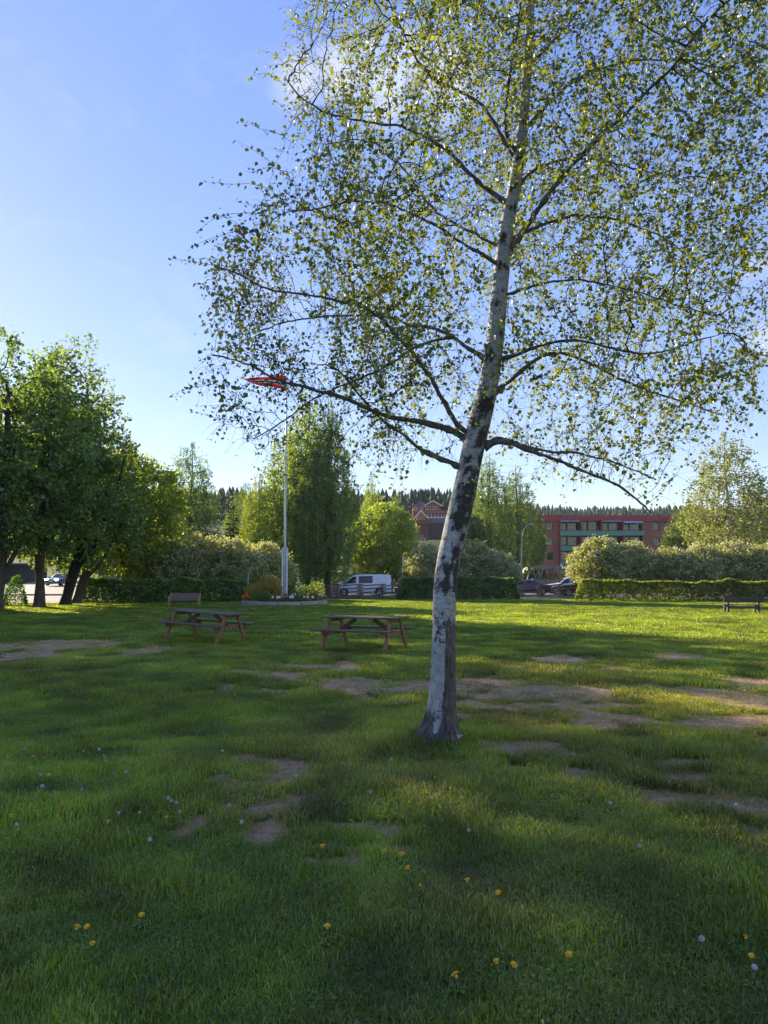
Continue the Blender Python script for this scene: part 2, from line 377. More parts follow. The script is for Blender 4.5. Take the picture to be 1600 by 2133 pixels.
a = N(t, 'ShaderNodeAttribute', attribute_name='tint'); a3 = N(t, 'ShaderNodeAttribute', attribute_name='tone', attribute_type='INSTANCER')
r1 = ramp(t, a.outputs['Fac'], [(0, (.075, .135, .014)), (.5, (.14, .23, .023)), (.9, (.21, .30, .036)), (1, (.32, .32, .085))])
r2 = ramp(t, a.outputs['Fac'], [(0, (.13, .155, .034)), (.6, (.24, .25, .065)), (1, (.40, .35, .15))])
mx = N(t, 'ShaderNodeMixRGB'); t.links.new(a3.outputs['Fac'], mx.inputs[0]); t.links.new(r1.outputs[0], mx.inputs[1]); t.links.new(r2.outputs[0], mx.inputs[2])
a4 = N(t, 'ShaderNodeAttribute', attribute_name='lum', attribute_type='INSTANCER'); ml = N(t, 'ShaderNodeVectorMath', operation='SCALE')
t.links.new(mx.outputs[0], ml.inputs[0]); t.links.new(a4.outputs['Fac'], ml.inputs['Scale']); mx = ml
d = N(t, 'ShaderNodeBsdfDiffuse'); tr = N(t, 'ShaderNodeBsdfTranslucent'); g = N(t, 'ShaderNodeBsdfGlossy', Roughness=.45)
tm = N(t, 'ShaderNodeMixRGB', blend_type='MULTIPLY'); tm.inputs[0].default_value = 1; tm.inputs[2].default_value = (2.6, 2.1, .5, 1)
t.links.new(mx.outputs[0], d.inputs[0]); t.links.new(mx.outputs[0], tm.inputs[1]); t.links.new(tm.outputs[0], tr.inputs[0])
m1 = N(t, 'ShaderNodeMixShader'); m1.inputs[0].default_value = .5; t.links.new(d.outputs[0], m1.inputs[1]); t.links.new(tr.outputs[0], m1.inputs[2])
m2 = N(t, 'ShaderNodeMixShader'); m2.inputs[0].default_value = .05; t.links.new(m1.outputs[0], m2.inputs[1]); t.links.new(g.outputs[0], m2.inputs[2])
t.links.new(m2.outputs[0], o.inputs[0]); GRASSMAT = m

def grass_field(name, label, bands, tm_, seed, clump=0, bare_only=False):
    r = np.random.default_rng(seed); PX, PY, SX, SZ, TN = [], [], [], [], []
    for (y0, y1, dens, sxy, sz) in bands:
        area_w = lambda y: 2 * (y * .58 + 2.6)
        n = int(dens * area_w(y1) * (y1 - y0))
        y = r.uniform(y0, y1, n); y = y[r.random(n) < area_w(y) / area_w(y1)]
        x = r.uniform(-1, 1, len(y)) * area_w(y) / 2
        b_ = bare_mask(x, y); d_ = dry_mask(x, y)
        lump = fbm(x * 1.7, y * 1.7, 13, 3)
        hf = fbm(x * 8, y * 6.5, 66, 3); k = r.random(len(y)) > np.clip(b_ * 1.25 - (hf - .42) * 2.6 * (b_ < .97), 0, .97) * b_ ** .25
        if clump: k &= lump_(x, y) > clump
        if bare_only: k = (r.random(len(y)) < b_ ** 1.3) & (hf > bare_only)
        k &= np.hypot(x - .54, y - 7.35) > .17
        x, y, b_, d_, lump = x[k], y[k], b_[k], d_[k], lump[k]
        edge = 1 - .62 * np.clip(b_ * 1.2, 0, 1)
        PX.append(x); PY.append(y); SX.append(sxy * r.uniform(.8, 1.25, len(x)))
        SZ.append(sz * (.25 + 1.5 * lump) * edge * r.uniform(.7, 1.25, len(x)) * (1 + .5 * np.exp(-((x - .54) ** 2 + (y - 7.3) ** 2) / .12)))
        TN.append(np.clip((.55 if bare_only else 0) + d_ * .75 + r.normal(0, .12, len(x)) + b_ * .25, 0, 1))
    PX, PY, SX, SZ, TN = map(np.concatenate, (PX, PY, SX, SZ, TN))
    PZ = lawn_h(PX, PY)
    me = bpy.data.meshes.new(name); me.vertices.add(len(PX)); me.vertices.foreach_set('co', np.stack([PX, PY, PZ], -1).astype(np.float32).reshape(-1))
    for nm, arr in (('sxy', SX), ('sz', SZ), ('tone', TN), ('lum', np.clip(.35 + 1.5 * (fbm(PX * 2.3, PY * 1.9, 57, 3) - .08) * (.5 + fbm(PX * .5, PY * .45, 59, 3)) , .5, 1.5)), ('rz', r.uniform(0, 6.283, len(PX)))):
        a_ = me.attributes.new(nm, 'FLOAT', 'POINT'); a_.data.foreach_set('value', arr.astype(np.float32))
    ob = new_obj(name, me); tag(ob, label, kind='stuff')
    ng = bpy.data.node_groups.new('scatter_' + name, 'GeometryNodeTree')
    ng.interface.new_socket('Geometry', in_out='INPUT', socket_type='NodeSocketGeometry'); ng.interface.new_socket('Geometry', in_out='OUTPUT', socket_type='NodeSocketGeometry')
    gi = ng.nodes.new('NodeGroupInput'); go = ng.nodes.new('NodeGroupOutput'); ip = ng.nodes.new('GeometryNodeInstanceOnPoints')
    oi = ng.nodes.new('GeometryNodeObjectInfo'); oi.inputs['Object'].default_value = tm_; oi.transform_space = 'ORIGINAL'
    def na(nm):
        q = ng.nodes.new('GeometryNodeInputNamedAttribute'); q.data_type = 'FLOAT'; q.inputs['Name'].default_value = nm; return q.outputs['Attribute']
    cs = ng.nodes.new('ShaderNodeCombineXYZ'); L = ng.links.new
    sx_ = na('sxy'); L(sx_, cs.inputs[0]); L(sx_, cs.inputs[1]); L(na('sz'), cs.inputs[2])
    cr = ng.nodes.new('ShaderNodeCombineXYZ'); L(na('rz'), cr.inputs[2])
    er = ng.nodes.new('FunctionNodeEulerToRotation'); L(cr.outputs[0], er.inputs[0])
    L(gi.outputs[0], ip.inputs['Points']); L(oi.outputs['Geometry'], ip.inputs['Instance']); L(er.outputs[0], ip.inputs['Rotation']); L(cs.outputs[0], ip.inputs['Scale'])
    L(ip.outputs[0], go.inputs[0])
    md = ob.modifiers.new('scatter', 'NODES'); md.node_group = ng
    return ob
def lump_(x, y): return fbm(x * 1.1 + 50, y * 1.1, 88, 3)
def template(name, me, mat):
    me.materials.append(mat); return bpy.data.objects.new(name, me)
tA = template('grass_tuft_short', tuft(1, 30, .07, .022, .058, .0019), GRASSMAT)
tB = template('grass_tuft_leafy', tuft(2, 22, .09, .03, .082, .003), GRASSMAT)
tC = template('grass_tuft_coarse', tuft(3, 18, .13, .04, .085, .006), GRASSMAT)
grass_field('grass', 'fine short green grass of the near lawn', [(1.6, 3.4, 800, .85, .66), (3.4, 5, 620, .95, .8), (5, 10, 320, 1.15, .95)], tA, 5)
grass_field('grass', 'longer tufty grass standing among the near lawn', [(1.6, 3.4, 150, .85, .7), (3.4, 5, 150, 1.0, .85), (5, 10, 170, 1.2, 1.0), (10, 19, 130, 1.5, 1.05)], tB, 6)
grass_field('grass', 'sunlit grass of the far lawn towards the hedges', [(10, 19, 60, 1.2, 1.0), (19, 34, 62, 1.7, .95), (34, 56, 24, 2.6, .8)], tC, 7)

# broad-leaved weeds in patches, soil crumbs on the bare ground
def weed_patch(seed):
    r = np.random.default_rng(seed); n = 26; P = np.stack([r.normal(0, .05, n), r.normal(0, .05, n), r.uniform(.012, .045, n)], -1)
    ax = np.stack([r.normal(0, 1, n), r.normal(0, 1, n), r.uniform(0, .5, n)], -1); D = unit2(ax); Nn = np.tile(np.array([[0, 0, 1.]]), (n, 1)) + r.normal(0, .35, (n, 3)); Sd = unit2(np.cross(D, Nn)); s = r.uniform(.014, .03, n)[:, None]
    V = np.stack([P, P + s * (.4 * D + .38 * Sd), P + s * (.85 * D + .3 * Sd), P + s * D * 1.05, P + s * (.85 * D - .3 * Sd), P + s * (.4 * D - .38 * Sd)], 1).reshape(-1, 3)
    return mesh_np('weed', V, [(np.arange(n)[:, None] * 6 + np.arange(6)[None])], {'tint': np.repeat(r.random(n) * .8, 6)})
def unit2(a): return a / np.linalg.norm(a, axis=1, keepdims=True)
tD = template('weed_clump', weed_patch(4), GRASSMAT)
def scatter_filter(n, y0, y1, seed, thr):
    r = np.random.default_rng(seed); y = r.uniform(y0, y1, n); x = r.uniform(-1, 1, n) * (y * .56 + 2); k = fbm(x * 1.1 + 50, y * 1.1, 88, 3) > thr; return x[k], y[k]
grass_field('weeds', 'patches of clover and broad-leaved weeds in the near lawn', [(1.8, 5, 38, .75, .7), (5, 11, 50, 1.0, .8)], tD, 9, clump=.54)
cr_ = MB(); cr_.lathe([(0, -.004), (.008, -.003), (.010, .002), (.006, .006), (0, .007)], 6); tE = template('soil_crumb', cr_.mesh('soil_crumb'), surf('soil_crumb', (.30, .23, .17), .95, .4, 60))
grass_field('soil_crumbs', 'loose crumbs of soil and grit on the bare patches', [(2.0, 6, 380, .6, .6), (6, 12, 260, .9, .9)], tE, 10, bare_only=.01)
grass_field('dry_grass', 'short dry straw-coloured tufts left on the worn patches', [(2.0, 9, 95, .8, .7), (9, 22, 50, 1.2, .8)], tB, 14, bare_only=.52)

# asphalt: side road on the left, parking lot behind the fence
ASPH = surf('asphalt', (.085, .08, .075), .62, .25, 3.0, .25, 60.0, spec=.5)
PALEASPH = surf('pale_asphalt', (.20, .175, .15), .8, .2, 2.0, .2, 40.0, spec=.3)
def sheet(name, poly_rows, mat, label, dz=.006, kind='structure'):
    """rows of (y, x0, x1) draped on the terrain"""
    vs, fs = [], []; n = 12
    for (y, x0, x1) in poly_rows:
        for i in range(n): x = x0 + (x1 - x0) * i / (n - 1); vs.append((x, y, tz(x, y) + dz))
    for j in range(len(poly_rows) - 1):
        for i in range(n - 1): fs.append((j * n + i, j * n + i + 1, (j + 1) * n + i + 1, (j + 1) * n + i))
    b = MB(); b.add(vs, fs, True); ob = b.build(name, mat); tag(ob, label, kind=kind); return ob
sheet('road', [(y, -27.0 - (y - 50) * .42, -20.2 - (y - 50) * .2) for y in np.linspace(56.5, 130, 38)], PALEASPH, 'pale sunlit asphalt side road beyond the left trees', .02)
sheet('parking_lot', [(y, -15, 48) for y in np.linspace(63.5, 90, 14)], ASPH, 'asphalt parking lot behind the rail fence', .012)
sheet('path', [(y, -25.5 - (y - 47) * .15, -20.6 + (y - 47) * .04) for y in np.linspace(47.5, 57, 8)], PALEASPH, 'worn asphalt path leading out of the lawn to the side road', .05)

# ------------------------------------------------------------------ trees
def colonize(nodes, parents, attr, step, infl, kill, iters, bias=(0, 0, 0), wig=.15, seed=0):
    r = np.random.default_rng(seed)
    nodes = np.array(nodes, float); parents = list(parents); A = np.array(attr, float)
    best = np.full(len(A), 1e9); who = np.zeros(len(A), int)
    new0 = 0; bias = np.array(bias, float)
    for it in range(iters):
        new = nodes[new0:]
        for s0 in range(0, len(new), 400):
            D = np.linalg.norm(A[:, None, :] - new[None, s0:s0 + 400, :], axis=2) if len(A) else np.zeros((0, 1))
            if len(A) == 0: break
            j = D.argmin(1); d = D[np.arange(len(A)), j]; up = d < best
            best[up] = d[up]; who[up] = j[up] + new0 + s0
        alive = best > kill
        A, best, who = A[alive], best[alive], who[alive]
        if len(A) == 0: break
        act = best < infl
        if not act.any(): break
        dirs = (A[act] - nodes[who[act]]) / best[act][:, None]
        acc = np.zeros((len(nodes), 3)); np.add.at(acc, who[act], dirs)
        ids = np.unique(who[act]); v = acc[ids]; v /= np.maximum(np.linalg.norm(v, axis=1), 1e-6)[:, None]
        v += bias + r.normal(0, wig, v.shape); v /= np.linalg.norm(v, axis=1)[:, None]
        new0 = len(nodes); nodes = np.concatenate([nodes, nodes[ids] + v * step]); parents += ids.tolist()
        # who/best must also see parents again only through new nodes
    return nodes, np.array(parents)
def pipe_radii(parents, r0, k=2.35):
    n = len(parents); acc = np.zeros(n); ch = np.zeros(n, int)
    for i in range(n - 1, 0, -1):
        if ch[i] == 0: acc[i] = r0 ** k
        p = parents[i]; acc[p] += acc[i]; ch[p] += 1
    if ch[0] == 0: acc[0] = r0 ** k
    return acc ** (1 / k), ch
def seg_mesh(P0, P1, R0, R1, sides):
    D = P1 - P0; L = np.linalg.norm(D, axis=1, keepdims=True); D = D / np.maximum(L, 1e-6)
    ref = np.where(np.abs(D[:, 2:3]) < .9, np.array([[0, 0, 1.]]), np.array([[1., 0, 0]]))
    U = np.cross(D, ref); U /= np.linalg.norm(U, axis=1, keepdims=True); Wv = np.cross(D, U)
    an = np.arange(sides) * 2 * math.pi / sides
    c = np.cos(an)[None, :, None]; s = np.sin(an)[None, :, None]
    ring = U[:, None, :] * c + Wv[:, None, :] * s
    A = P0[:, None, :] + ring * R0[:, None, None]; B = P1[:, None, :] + ring * R1[:, None, None]
    V = np.concatenate([A, B], 1).reshape(-1, 3); b = np.arange(len(P0))[:, None] * 2 * sides
    k = np.arange(sides)[None, :]; k2 = (k + 1) % sides
    F = np.stack([b + k, b + k2, b + k2 + sides, b + k + sides], -1).reshape(-1, 4)
    return V, F
def merge_vf(parts):
    V = []; F = []; n = 0
    for v, f in parts: V.append(v); F.append(f + n); n += len(v)
    return np.concatenate(V), np.concatenate(F)
def unit(a): return a / np.maximum(np.linalg.norm(a, axis=1, keepdims=True), 1e-9)
def leaf_arrays(P, axis_, size, r, six=False, wide=.42, fold=.12):
    n = len(P); D = unit(axis_); Nn = unit(r.normal(size=(n, 3))); Sd = unit(np.cross(D, Nn)); Nn = np.cross(Sd, D)
    s = size[:, None]
    if six:
        co = [(0, 0, 0), (.30, wide, fold), (.68, wide * .7, fold * .7), (1, 0, -.08), (.68, -wide * .7, fold * .7), (.30, -wide, fold)]
        V = np.stack([P + s * (a * D + b * Sd + c * Nn) for a, b, c in co], 1).reshape(-1, 3)
        b = np.arange(n)[:, None] * 6
        F = np.concatenate([b + np.array([[0, 1, 2, 3]]), b + np.array([[0, 3, 4, 5]])]); k = 6
    else:
        co = [(0, 0, 0), (.45, wide, fold), (1, 0, 0), (.45, -wide, fold)]
        V = np.stack([P + s * (a * D + b * Sd + c * Nn) for a, b, c in co], 1).reshape(-1, 3)
        b = np.arange(n)[:, None] * 4; F = b + np.array([[0, 1, 2, 3]]); k = 4
    return V, F, k

BARK = surf('bark_brown', (.10, .078, .058), .95, .45, 9, .9, 22, spec=.15, stretch=(1, 1, .35))
BARK_DARK = surf('bark_dark', (.045, .038, .032), .95, .4, 9, .8, 20, spec=.15, stretch=(1, 1, .35))
LEAF_GREEN = leafmat('leaf_green', (.060, .10, .028), (.11, .168, .046), (.195, .25, .07), .42)
LEAF_YEL = leafmat('leaf_spring', (.09, .13, .022), (.16, .215, .038), (.27, .30, .07), .48)
LEAF_GREY = leafmat('leaf_greygreen', (.11, .13, .045), (.20, .225, .08), (.33, .33, .15), .4)
BLOSSOM = leafmat('blossom_cream', (.42, .42, .24), (.55, .54, .33), (.66, .64, .44), .35, tcol=(1.1, 1.08, .9))
LEAF_HEDGE = leafmat('leaf_hedge', (.045, .09, .018), (.085, .155, .028), (.17, .25, .045), .38, .07)
NEEDLE = leafmat('needles', (.012, .028, .014), (.022, .045, .02), (.045, .07, .03), .12, .008)

def crown_points(r, n, prof, shell=.45, asym=0.0, clump=.0):
    """points in a body of revolution prof=[(z, radius)...], denser towards the shell, torn by clumpy noise"""
    zs = np.array([p[0] for p in prof]); rs = np.array([p[1] for p in prof]); out_ = []
    tot = 0
    while tot < n:
        z = r.uniform(zs[0], zs[-1], n * 2); R_ = np.interp(z, zs, rs); k = r.random(n * 2) < (R_ / rs.max()) ** 1.6; z, R_ = z[k], R_[k]
        a = r.uniform(0, 6.283, len(z)); lob = 1 + .28 * (fbm(a * 1.6 + 5, z * .55, int(asym * 100) + 3, 3) - .5) * 2
        q = r.random(len(z)) ** shell; x = np.cos(a) * R_ * q * lob; y = np.sin(a) * R_ * q * lob
        if clump > 0:
            nz_ = fbm(x * .55 + 31, z * .55 + y * .37, 7 + int(asym * 10), 3); k = nz_ > clump * r.uniform(.7, 1.2, len(x)); x, y, z = x[k], y[k], z[k]
        out_.append(np.stack([x, y, z], -1)); tot += len(x)
    return np.concatenate(out_)[:n]
def make_tree_meshes(name, seed, trunk_pts, trunk_r, prof, n_attr, step, n_leaf, leaf, spread, droop=0.0, bias=(0, 0, .12), r0=.012, shell=.5, clump=.0,
                     infl=3.2, strands=0, lean=(0, 0), min_z=None, wide=.42, tint_sig=.16, stems=None):
    r = np.random.default_rng(seed)
    attr = crown_points(r, n_attr, prof, shell, seed * .01, clump)
    zmid = np.array([p[0] for p in prof]).mean()
    attr[:, 0] += lean[0] * (attr[:, 2]); attr[:, 1] += lean[1] * attr[:, 2]
    nodes = [trunk_pts[0]]; par = [-1]; trad = [trunk_r]
    for ch_i, chain in enumerate([trunk_pts] + (stems or [])):
        prev = 0
        for i in range(1, len(chain)):
            a, b = np.array(chain[i - 1]), np.array(chain[i]); m_ = max(1, int(np.linalg.norm(b - a) / (step * 1.6)))
            for k in range(1, m_ + 1):
                nodes.append(tuple(a + (b - a) * k / m_)); par.append(prev if True else 0); prev = len(nodes) - 1
    ntr = len(nodes)
    nodes, par = colonize(nodes, par, attr, step, infl, step * 1.35, 70, bias, .16, seed)
    rad, ch = pipe_radii(par, r0)
    sc = trunk_r / rad[0]
    rad = np.where(rad * sc > rad, rad * (1 + (sc - 1) * np.clip((rad / rad[0]) ** .6, 0, 1)), rad)
    i = np.arange(1, len(nodes)); P0, P1 = nodes[par[i]], nodes[i]; R1 = rad[i]; R0 = np.minimum(rad[par[i]], R1 * 1.35 + .004)
    z0 = trunk_pts[0][2]
    fl = lambda P: 1 + .4 * np.exp(-np.maximum(P[:, 2] - z0, 0) / .35)
    big = R1 > trunk_r * .22
    parts = []
    if big.any(): parts.append(seg_mesh(P0[big], P1[big], R0[big] * fl(P0[big]), R1[big] * fl(P1[big]), 9))
    sm = ~big & (R1 > r0 * 1.02)
    if sm.any(): parts.append(seg_mesh(P0[sm], P1[sm], R0[sm], R1[sm], 4))
    V, F = merge_vf(parts); tm = mesh_np(name + '_trunk', V, [F], None, True)
    tw = np.where((rad[np.arange(len(nodes))] < r0 * 2.6) & (np.arange(len(nodes)) >= ntr))[0]
    pick = tw[r.integers(0, len(tw), n_leaf)]
    P = nodes[pick] + r.normal(0, spread, (n_leaf, 3)) * np.array([1, 1, .8])
    cl = r.normal(0, tint_sig, len(nodes))[pick]
    if strands > 0:
        k = r.random(n_leaf) < strands; dl = r.random(n_leaf) ** 1.2 * droop
        base = nodes[pick] + r.normal(0, .06, (n_leaf, 3)) + (hashv(pick, 3, seed) - .5) * spread * 1.6
        base[:, 2] -= dl; base[:, 0] += dl * .10; P = np.where(k[:, None], base, P)
    if min_z is not None: P[:, 2] = np.maximum(P[:, 2], min_z + r.random(n_leaf) * .4)
    ax = r.normal(size=(n_leaf, 3)); ax[:, 2] -= .5 + droop * .6
    sz = leaf * r.uniform(.6, 1.35, n_leaf)
    V, F, k = leaf_arrays(P, ax, sz, r, False, wide)
    tint = np.clip(.5 + cl + r.normal(0, .14, n_leaf), 0, 1)
    lm = mesh_np(name + '_crown', V, [F], {'tint': np.repeat(tint, k)})
    return tm, lm, P, tint
def hashv(idx, d, seed):
    return np.stack([hash2(idx, np.full(len(idx), j * 7 + 3), seed) for j in range(d)], -1)
TREE = {}
def plant(kind, name, loc, rz, sc, label, leafm, barkm, group=None, cat='tree', color=(1, 1, 1), tilt=(0, 0), part=('trunk', 'crown')):
    tm, lm = TREE[kind][:2]
    e = empty(name, loc, rz, label, cat, group); e.rotation_euler = (tilt[0], tilt[1], rz)
    e.scale = sc if hasattr(sc, '__len__') else (sc, sc, sc)
    a = bpy.data.objects.new(part[0], tm); COL.objects.link(a); a.parent = e
    if not tm.materials: tm.materials.append(None)
    a.material_slots[0].link = 'OBJECT'; a.material_slots[0].material = barkm
    b = bpy.data.objects.new(part[1], lm); COL.objects.link(b); b.parent = e; b['kind'] = 'stuff'
    if not lm.materials: lm.materials.append(None)
    b.material_slots[0].link = 'OBJECT'; b.material_slots[0].material = leafm; b.color = (*color, 1)
    for extra in TREE[kind][2:]:
        c = bpy.data.objects.new('blossom', extra[0]); COL.objects.link(c); c.parent = e; c['kind'] = 'stuff'; c.color = (1, 1, 1, 1)
        if not extra[0].materials: extra[0].materials.append(extra[1])
    return e

# --- templates (metres, base at origin)
TREE['broad'] = make_tree_meshes('broad', 21, [(0, 0, -.1), (.05, 0, 1.5), (.2, .05, 3.2), (.1, 0, 6), (.2, 0, 9), (.1, .1, 12)], .36,
    [(3.2, 2.4), (4.6, 4.2), (7, 4.9), (10, 4.2), (13, 2.9), (15.2, 1.4), (16.6, .3)], 1400, .42, 15500, .21, .25, droop=.5, strands=.3, clump=.42,
    stems=[[(0.05, 0, 1.5), (-.8, .3, 3.5), (-1.6, .5, 6.5), (-1.8, .6, 10)], [(.05, 0, 1.5), (1.0, -.4, 4), (2.0, -.6, 7)]])[:2]
TREE['broad2'] = make_tree_meshes('broad2', 22, [(0, 0, -.1), (.25, 0, 1.6), (.75, 0, 3.4), (1.0, .1, 6.5), (.9, 0, 10), (.8, 0, 13.5)], .27,
    [(3.0, 2.2), (5, 3.8), (8, 4.1), (11, 3.4), (14, 2.2), (16.5, 1.1), (18, .2)], 1300, .42, 15000, .20, .25, droop=1.0, strands=.5, clump=.42,
    stems=[[(.25, 0, 1.6), (1.6, -.2, 3.6), (2.6, -.2, 6.5), (3.0, 0, 9)]])[:2]
TREE['dense'] = make_tree_meshes('dense', 29, [(0, 0, -.1), (.05, 0, 1.5), (.2, .05, 3.2), (.1, 0, 6), (.2, 0, 9), (.1, .1, 12)], .34,
    [(2.2, 2.8), (4, 4.6), (7, 5.2), (10, 4.6), (13, 3.2), (15.2, 1.6), (16.6, .3)], 1500, .45, 26000, .26, .36, droop=.5, strands=.2, clump=.2)[:2]
TREE['weeping'] = make_tree_meshes('weeping', 23, [(0, 0, -.1), (.05, 0, 4), (-.1, .1, 9), (.1, 0, 14), (.15, 0, 17.2)], .27,
    [(2.4, 1.9), (4.5, 2.9), (8, 3.1), (12, 2.3), (15, 1.3), (17.6, .25)], 1200, .42, 21000, .18, .22, droop=1.7, strands=.75, clump=.3, wide=.34)[:2]
TREE['round'] = make_tree_meshes('round', 24, [(0, 0, -.1), (.03, 0, 1.2), (.05, 0, 3), (0, 0, 6)], .2,
    [(1.3, 1.6), (2.5, 3.4), (4.6, 3.95), (6.6, 3.5), (8.3, 2.2), (9.3, .5)], 1500, .36, 26000, .20, .26, droop=.2, shell=.38, clump=.25,
    stems=[[(.03, 0, 1.2), (1, .2, 3), (1.6, .4, 5)], [(.03, 0, 1.2), (-1, -.3, 3), (-1.8, -.4, 5)]])[:2]
TREE['airy'] = make_tree_meshes('airy', 26, [(0, 0, -.1), (.1, 0, 4), (.0, .1, 8), (.2, 0, 12), (.1, 0, 15.3)], .2,
    [(3, 1.6), (5, 3.0), (8, 3.4), (11, 2.8), (14, 1.6), (15.6, .3)], 1100, .42, 13500, .17, .28, droop=.9, strands=.6, clump=.36)[:2]
ft = make_tree_meshes('hawthorn', 25, [(0, 0, -.05), (.1, 0, .8), (.0, .1, 1.6), (.2, 0, 2.6)], .11,
    [(1.15, 1.7), (1.8, 2.35), (2.7, 2.4), (3.5, 1.8), (4.2, .9), (4.6, .2)], 900, .26, 12500, .15, .17, droop=.1, shell=.42, r0=.008, clump=.28,
    stems=[[(0, 0, -.05), (-.6, .1, 1), (-1.1, .2, 2.2)], [(0, 0, -.05), (.7, -.2, 1.1), (1.2, -.2, 2.2)], [(0, 0, -.05), (.2, .5, 1.1), (.5, 1, 2.1)]])
rr = np.random.default_rng(4); Pb = ft[2][rr.integers(0, len(ft[2]), 1800)]
Pb = Pb + unit(Pb - np.array([0, 0, 2.4])) * .12 + rr.normal(0, .06, Pb.shape)
ax = rr.normal(size=(len(Pb) * 3, 3)); V, F, k = leaf_arrays(np.repeat(Pb, 3, 0) + rr.normal(0, .05, (len(Pb) * 3, 3)), ax, np.full(len(Pb) * 3, .11), rr, False, .5)
TREE['hawthorn'] = (ft[0], ft[1], (mesh_np('blossom', V, [F], {'tint': np.repeat(rr.random(len(Pb) * 3), k)}), BLOSSOM))

def spruce_meshes(seed, h, rbase, nleaf):
    r = np.random.default_rng(seed); b = MB(); b.tube([(0, 0, -.1), (0, 0, h * .5), (0, 0, h)], [h * .016, h * .01, .01], 7)
    tm = b.mesh('spruce_trunk'); P = []; AX = []
    z = .6
    while z < h - .15:
        Rr = rbase * (1 - z / h) ** .85; nb = max(4, int(9 * (1 - z / h) + 4))
        for k in range(nb):
            a = r.random() * 6.283; L = Rr * r.uniform(.75, 1.1); m_ = max(3, int(L * nleaf)); q = r.random(m_) ** .7 * L
            dr = .35 * q * (q / max(L, .1)) * .6 - .12 * q
            P.append(np.stack([np.cos(a) * q + r.normal(0, .05 + q * .08, m_), np.sin(a) * q + r.normal(0, .05 + q * .08, m_), z - dr * 1.2 + r.normal(0, .05, m_)], -1))
            AX.append(np.stack([np.full(m_, math.cos(a)), np.full(m_, math.sin(a)), np.full(m_, -.5)], -1) + r.normal(0, .4, (m_, 3)))
        z += h * .035 * r.uniform(.8, 1.2)
    P = np.concatenate(P); AX = np.concatenate(AX)
    V, F, k = leaf_arrays(P, AX, np.full(len(P), .34) * r.uniform(.6, 1.3, len(P)), r, False, .16)
    return tm, mesh_np('spruce_crown', V, [F], {'tint': np.repeat(np.clip(r.normal(.45, .2, len(P)), 0, 1), k)})
TREE['spruce'] = spruce_meshes(31, 9.5, 2.3, 11)

def X(px, y): return at(px, 1205, y).x
def put(kind, name, px, y, rz, sc, label, leafm, barkm=BARK, **kw):
    x = X(px, y); z = (lh(x, y) if y < 50 else tz(x, y)) - .03
    return plant(kind, name, (x, y, z), rz, sc, label, leafm, barkm, **kw)
# group of big trees at the left of the lawn
put('broad', 'broadleaf_tree', -5, 37.4, .6, (1, 1, .90), 'big dark tree cut by the left edge beside a low bush', LEAF_GREEN, group='big trees beside the path', color=(1.05, 1.1, 1.05))
put('broad', 'broadleaf_tree', 84, 40.9, 2.4, (.92, .92, .90), 'big broadleaf tree with a straight knobbly trunk in front of the path', LEAF_GREEN, group='big trees beside the path', color=(1.1, 1.15, 1.1))
put('broad2', 'broadleaf_tree', 137, 44.5, 0.0, (1.1, 1.0, 1.0), 'tallest left tree with thick dark forked leaning trunk', LEAF_GREEN, BARK_DARK, group='big trees beside the path', color=(1.15, 1.15, 1.05))
put('broad2', 'broadleaf_tree', 160, 47.2, .2, (1.0, .9, .78), 'slimmer brown trunk leaning right next to the forked tree', LEAF_GREEN, group='big trees beside the path')
put('round', 'broadleaf_tree', 262, 55.0, 1.2, (1.15, 1.15, 1.22), 'sunlit yellow-green tree behind the left hedge end', LEAF_YEL, color=(1.25, 1.2, 1))
put('airy', 'birch_tree', 392, 78, .4, (.98, .98, 1.02), 'tall airy birch rising alone behind the flowering bushes', LEAF_GREEN, color=(.9, 1, 1.05))
put('airy', 'birch_tree', 345, 84, 2.0, (.85, .85, .86), 'airy birch half hidden behind the sunlit left tree', LEAF_GREEN, color=(.8, .95, 1))
put('spruce', 'spruce_tree', 484, 74, 0, (1.0, 1.0, .92), 'dark blackish spruce between birches and yellow-green tree', NEEDLE, BARK_DARK)
put('weeping', 'broadleaf_tree', 536, 80, .5, (.8, .8, .74), 'yellow-green tree beside the dark spruce', LEAF_YEL, color=(.95, .95, .85))
put('airy', 'birch_tree', 508, 96, 1.1, (.9, .9, .86), 'distant thin birch behind the dark spruce', LEAF_GREEN)
put('weeping', 'weeping_birch', 603, 70, 2.2, (1.3, 1.3, .98), 'weeping birch with dark trunk just behind the flagpole', LEAF_GREEN, BARK_DARK, color=(1.6, 1.5, 1.1))
put('weeping', 'weeping_birch', 640, 67, 1.0, (1.15, 1.15, 1.12), 'tall dense weeping birch, dark trunk right of the flagpole', LEAF_GREEN, BARK_DARK, color=(1.45, 1.4, 1.1))
put('weeping', 'weeping_birch', 658, 64.5, 3.0, (.6, .6, .85), 'slim weeping birch with thin pale brown trunk by the rail fence', LEAF_GREEN, color=(.95, 1, .95))
put('weeping', 'weeping_birch', 683, 65.5, 4.2, (1.0, 1.0, 1.05), 'weeping birch with the thickest brown trunk beside the white van', LEAF_GREEN, color=(1.45, 1.4, 1.1))
put('round', 'round_tree', 797, 81, .3, (1.02, 1.02, 1.06), 'globe-shaped bright green tree behind the white van', LEAF_YEL, BARK_DARK, color=(1.15, 1.2, 1.05))
put('weeping', 'broadleaf_tree', 775, 118, 1.3, (1.05, 1.05, .98), 'tall pale tree rising behind the globe-shaped tree', LEAF_YEL, color=(1.05, 1.1, 1.05))
put('weeping', 'broadleaf_tree', 826, 124, 2.7, (.8, .8, .88), 'narrow pale tree above the globe-shaped tree, below the spruce wood', LEAF_YEL, color=(.8, .85, .75))
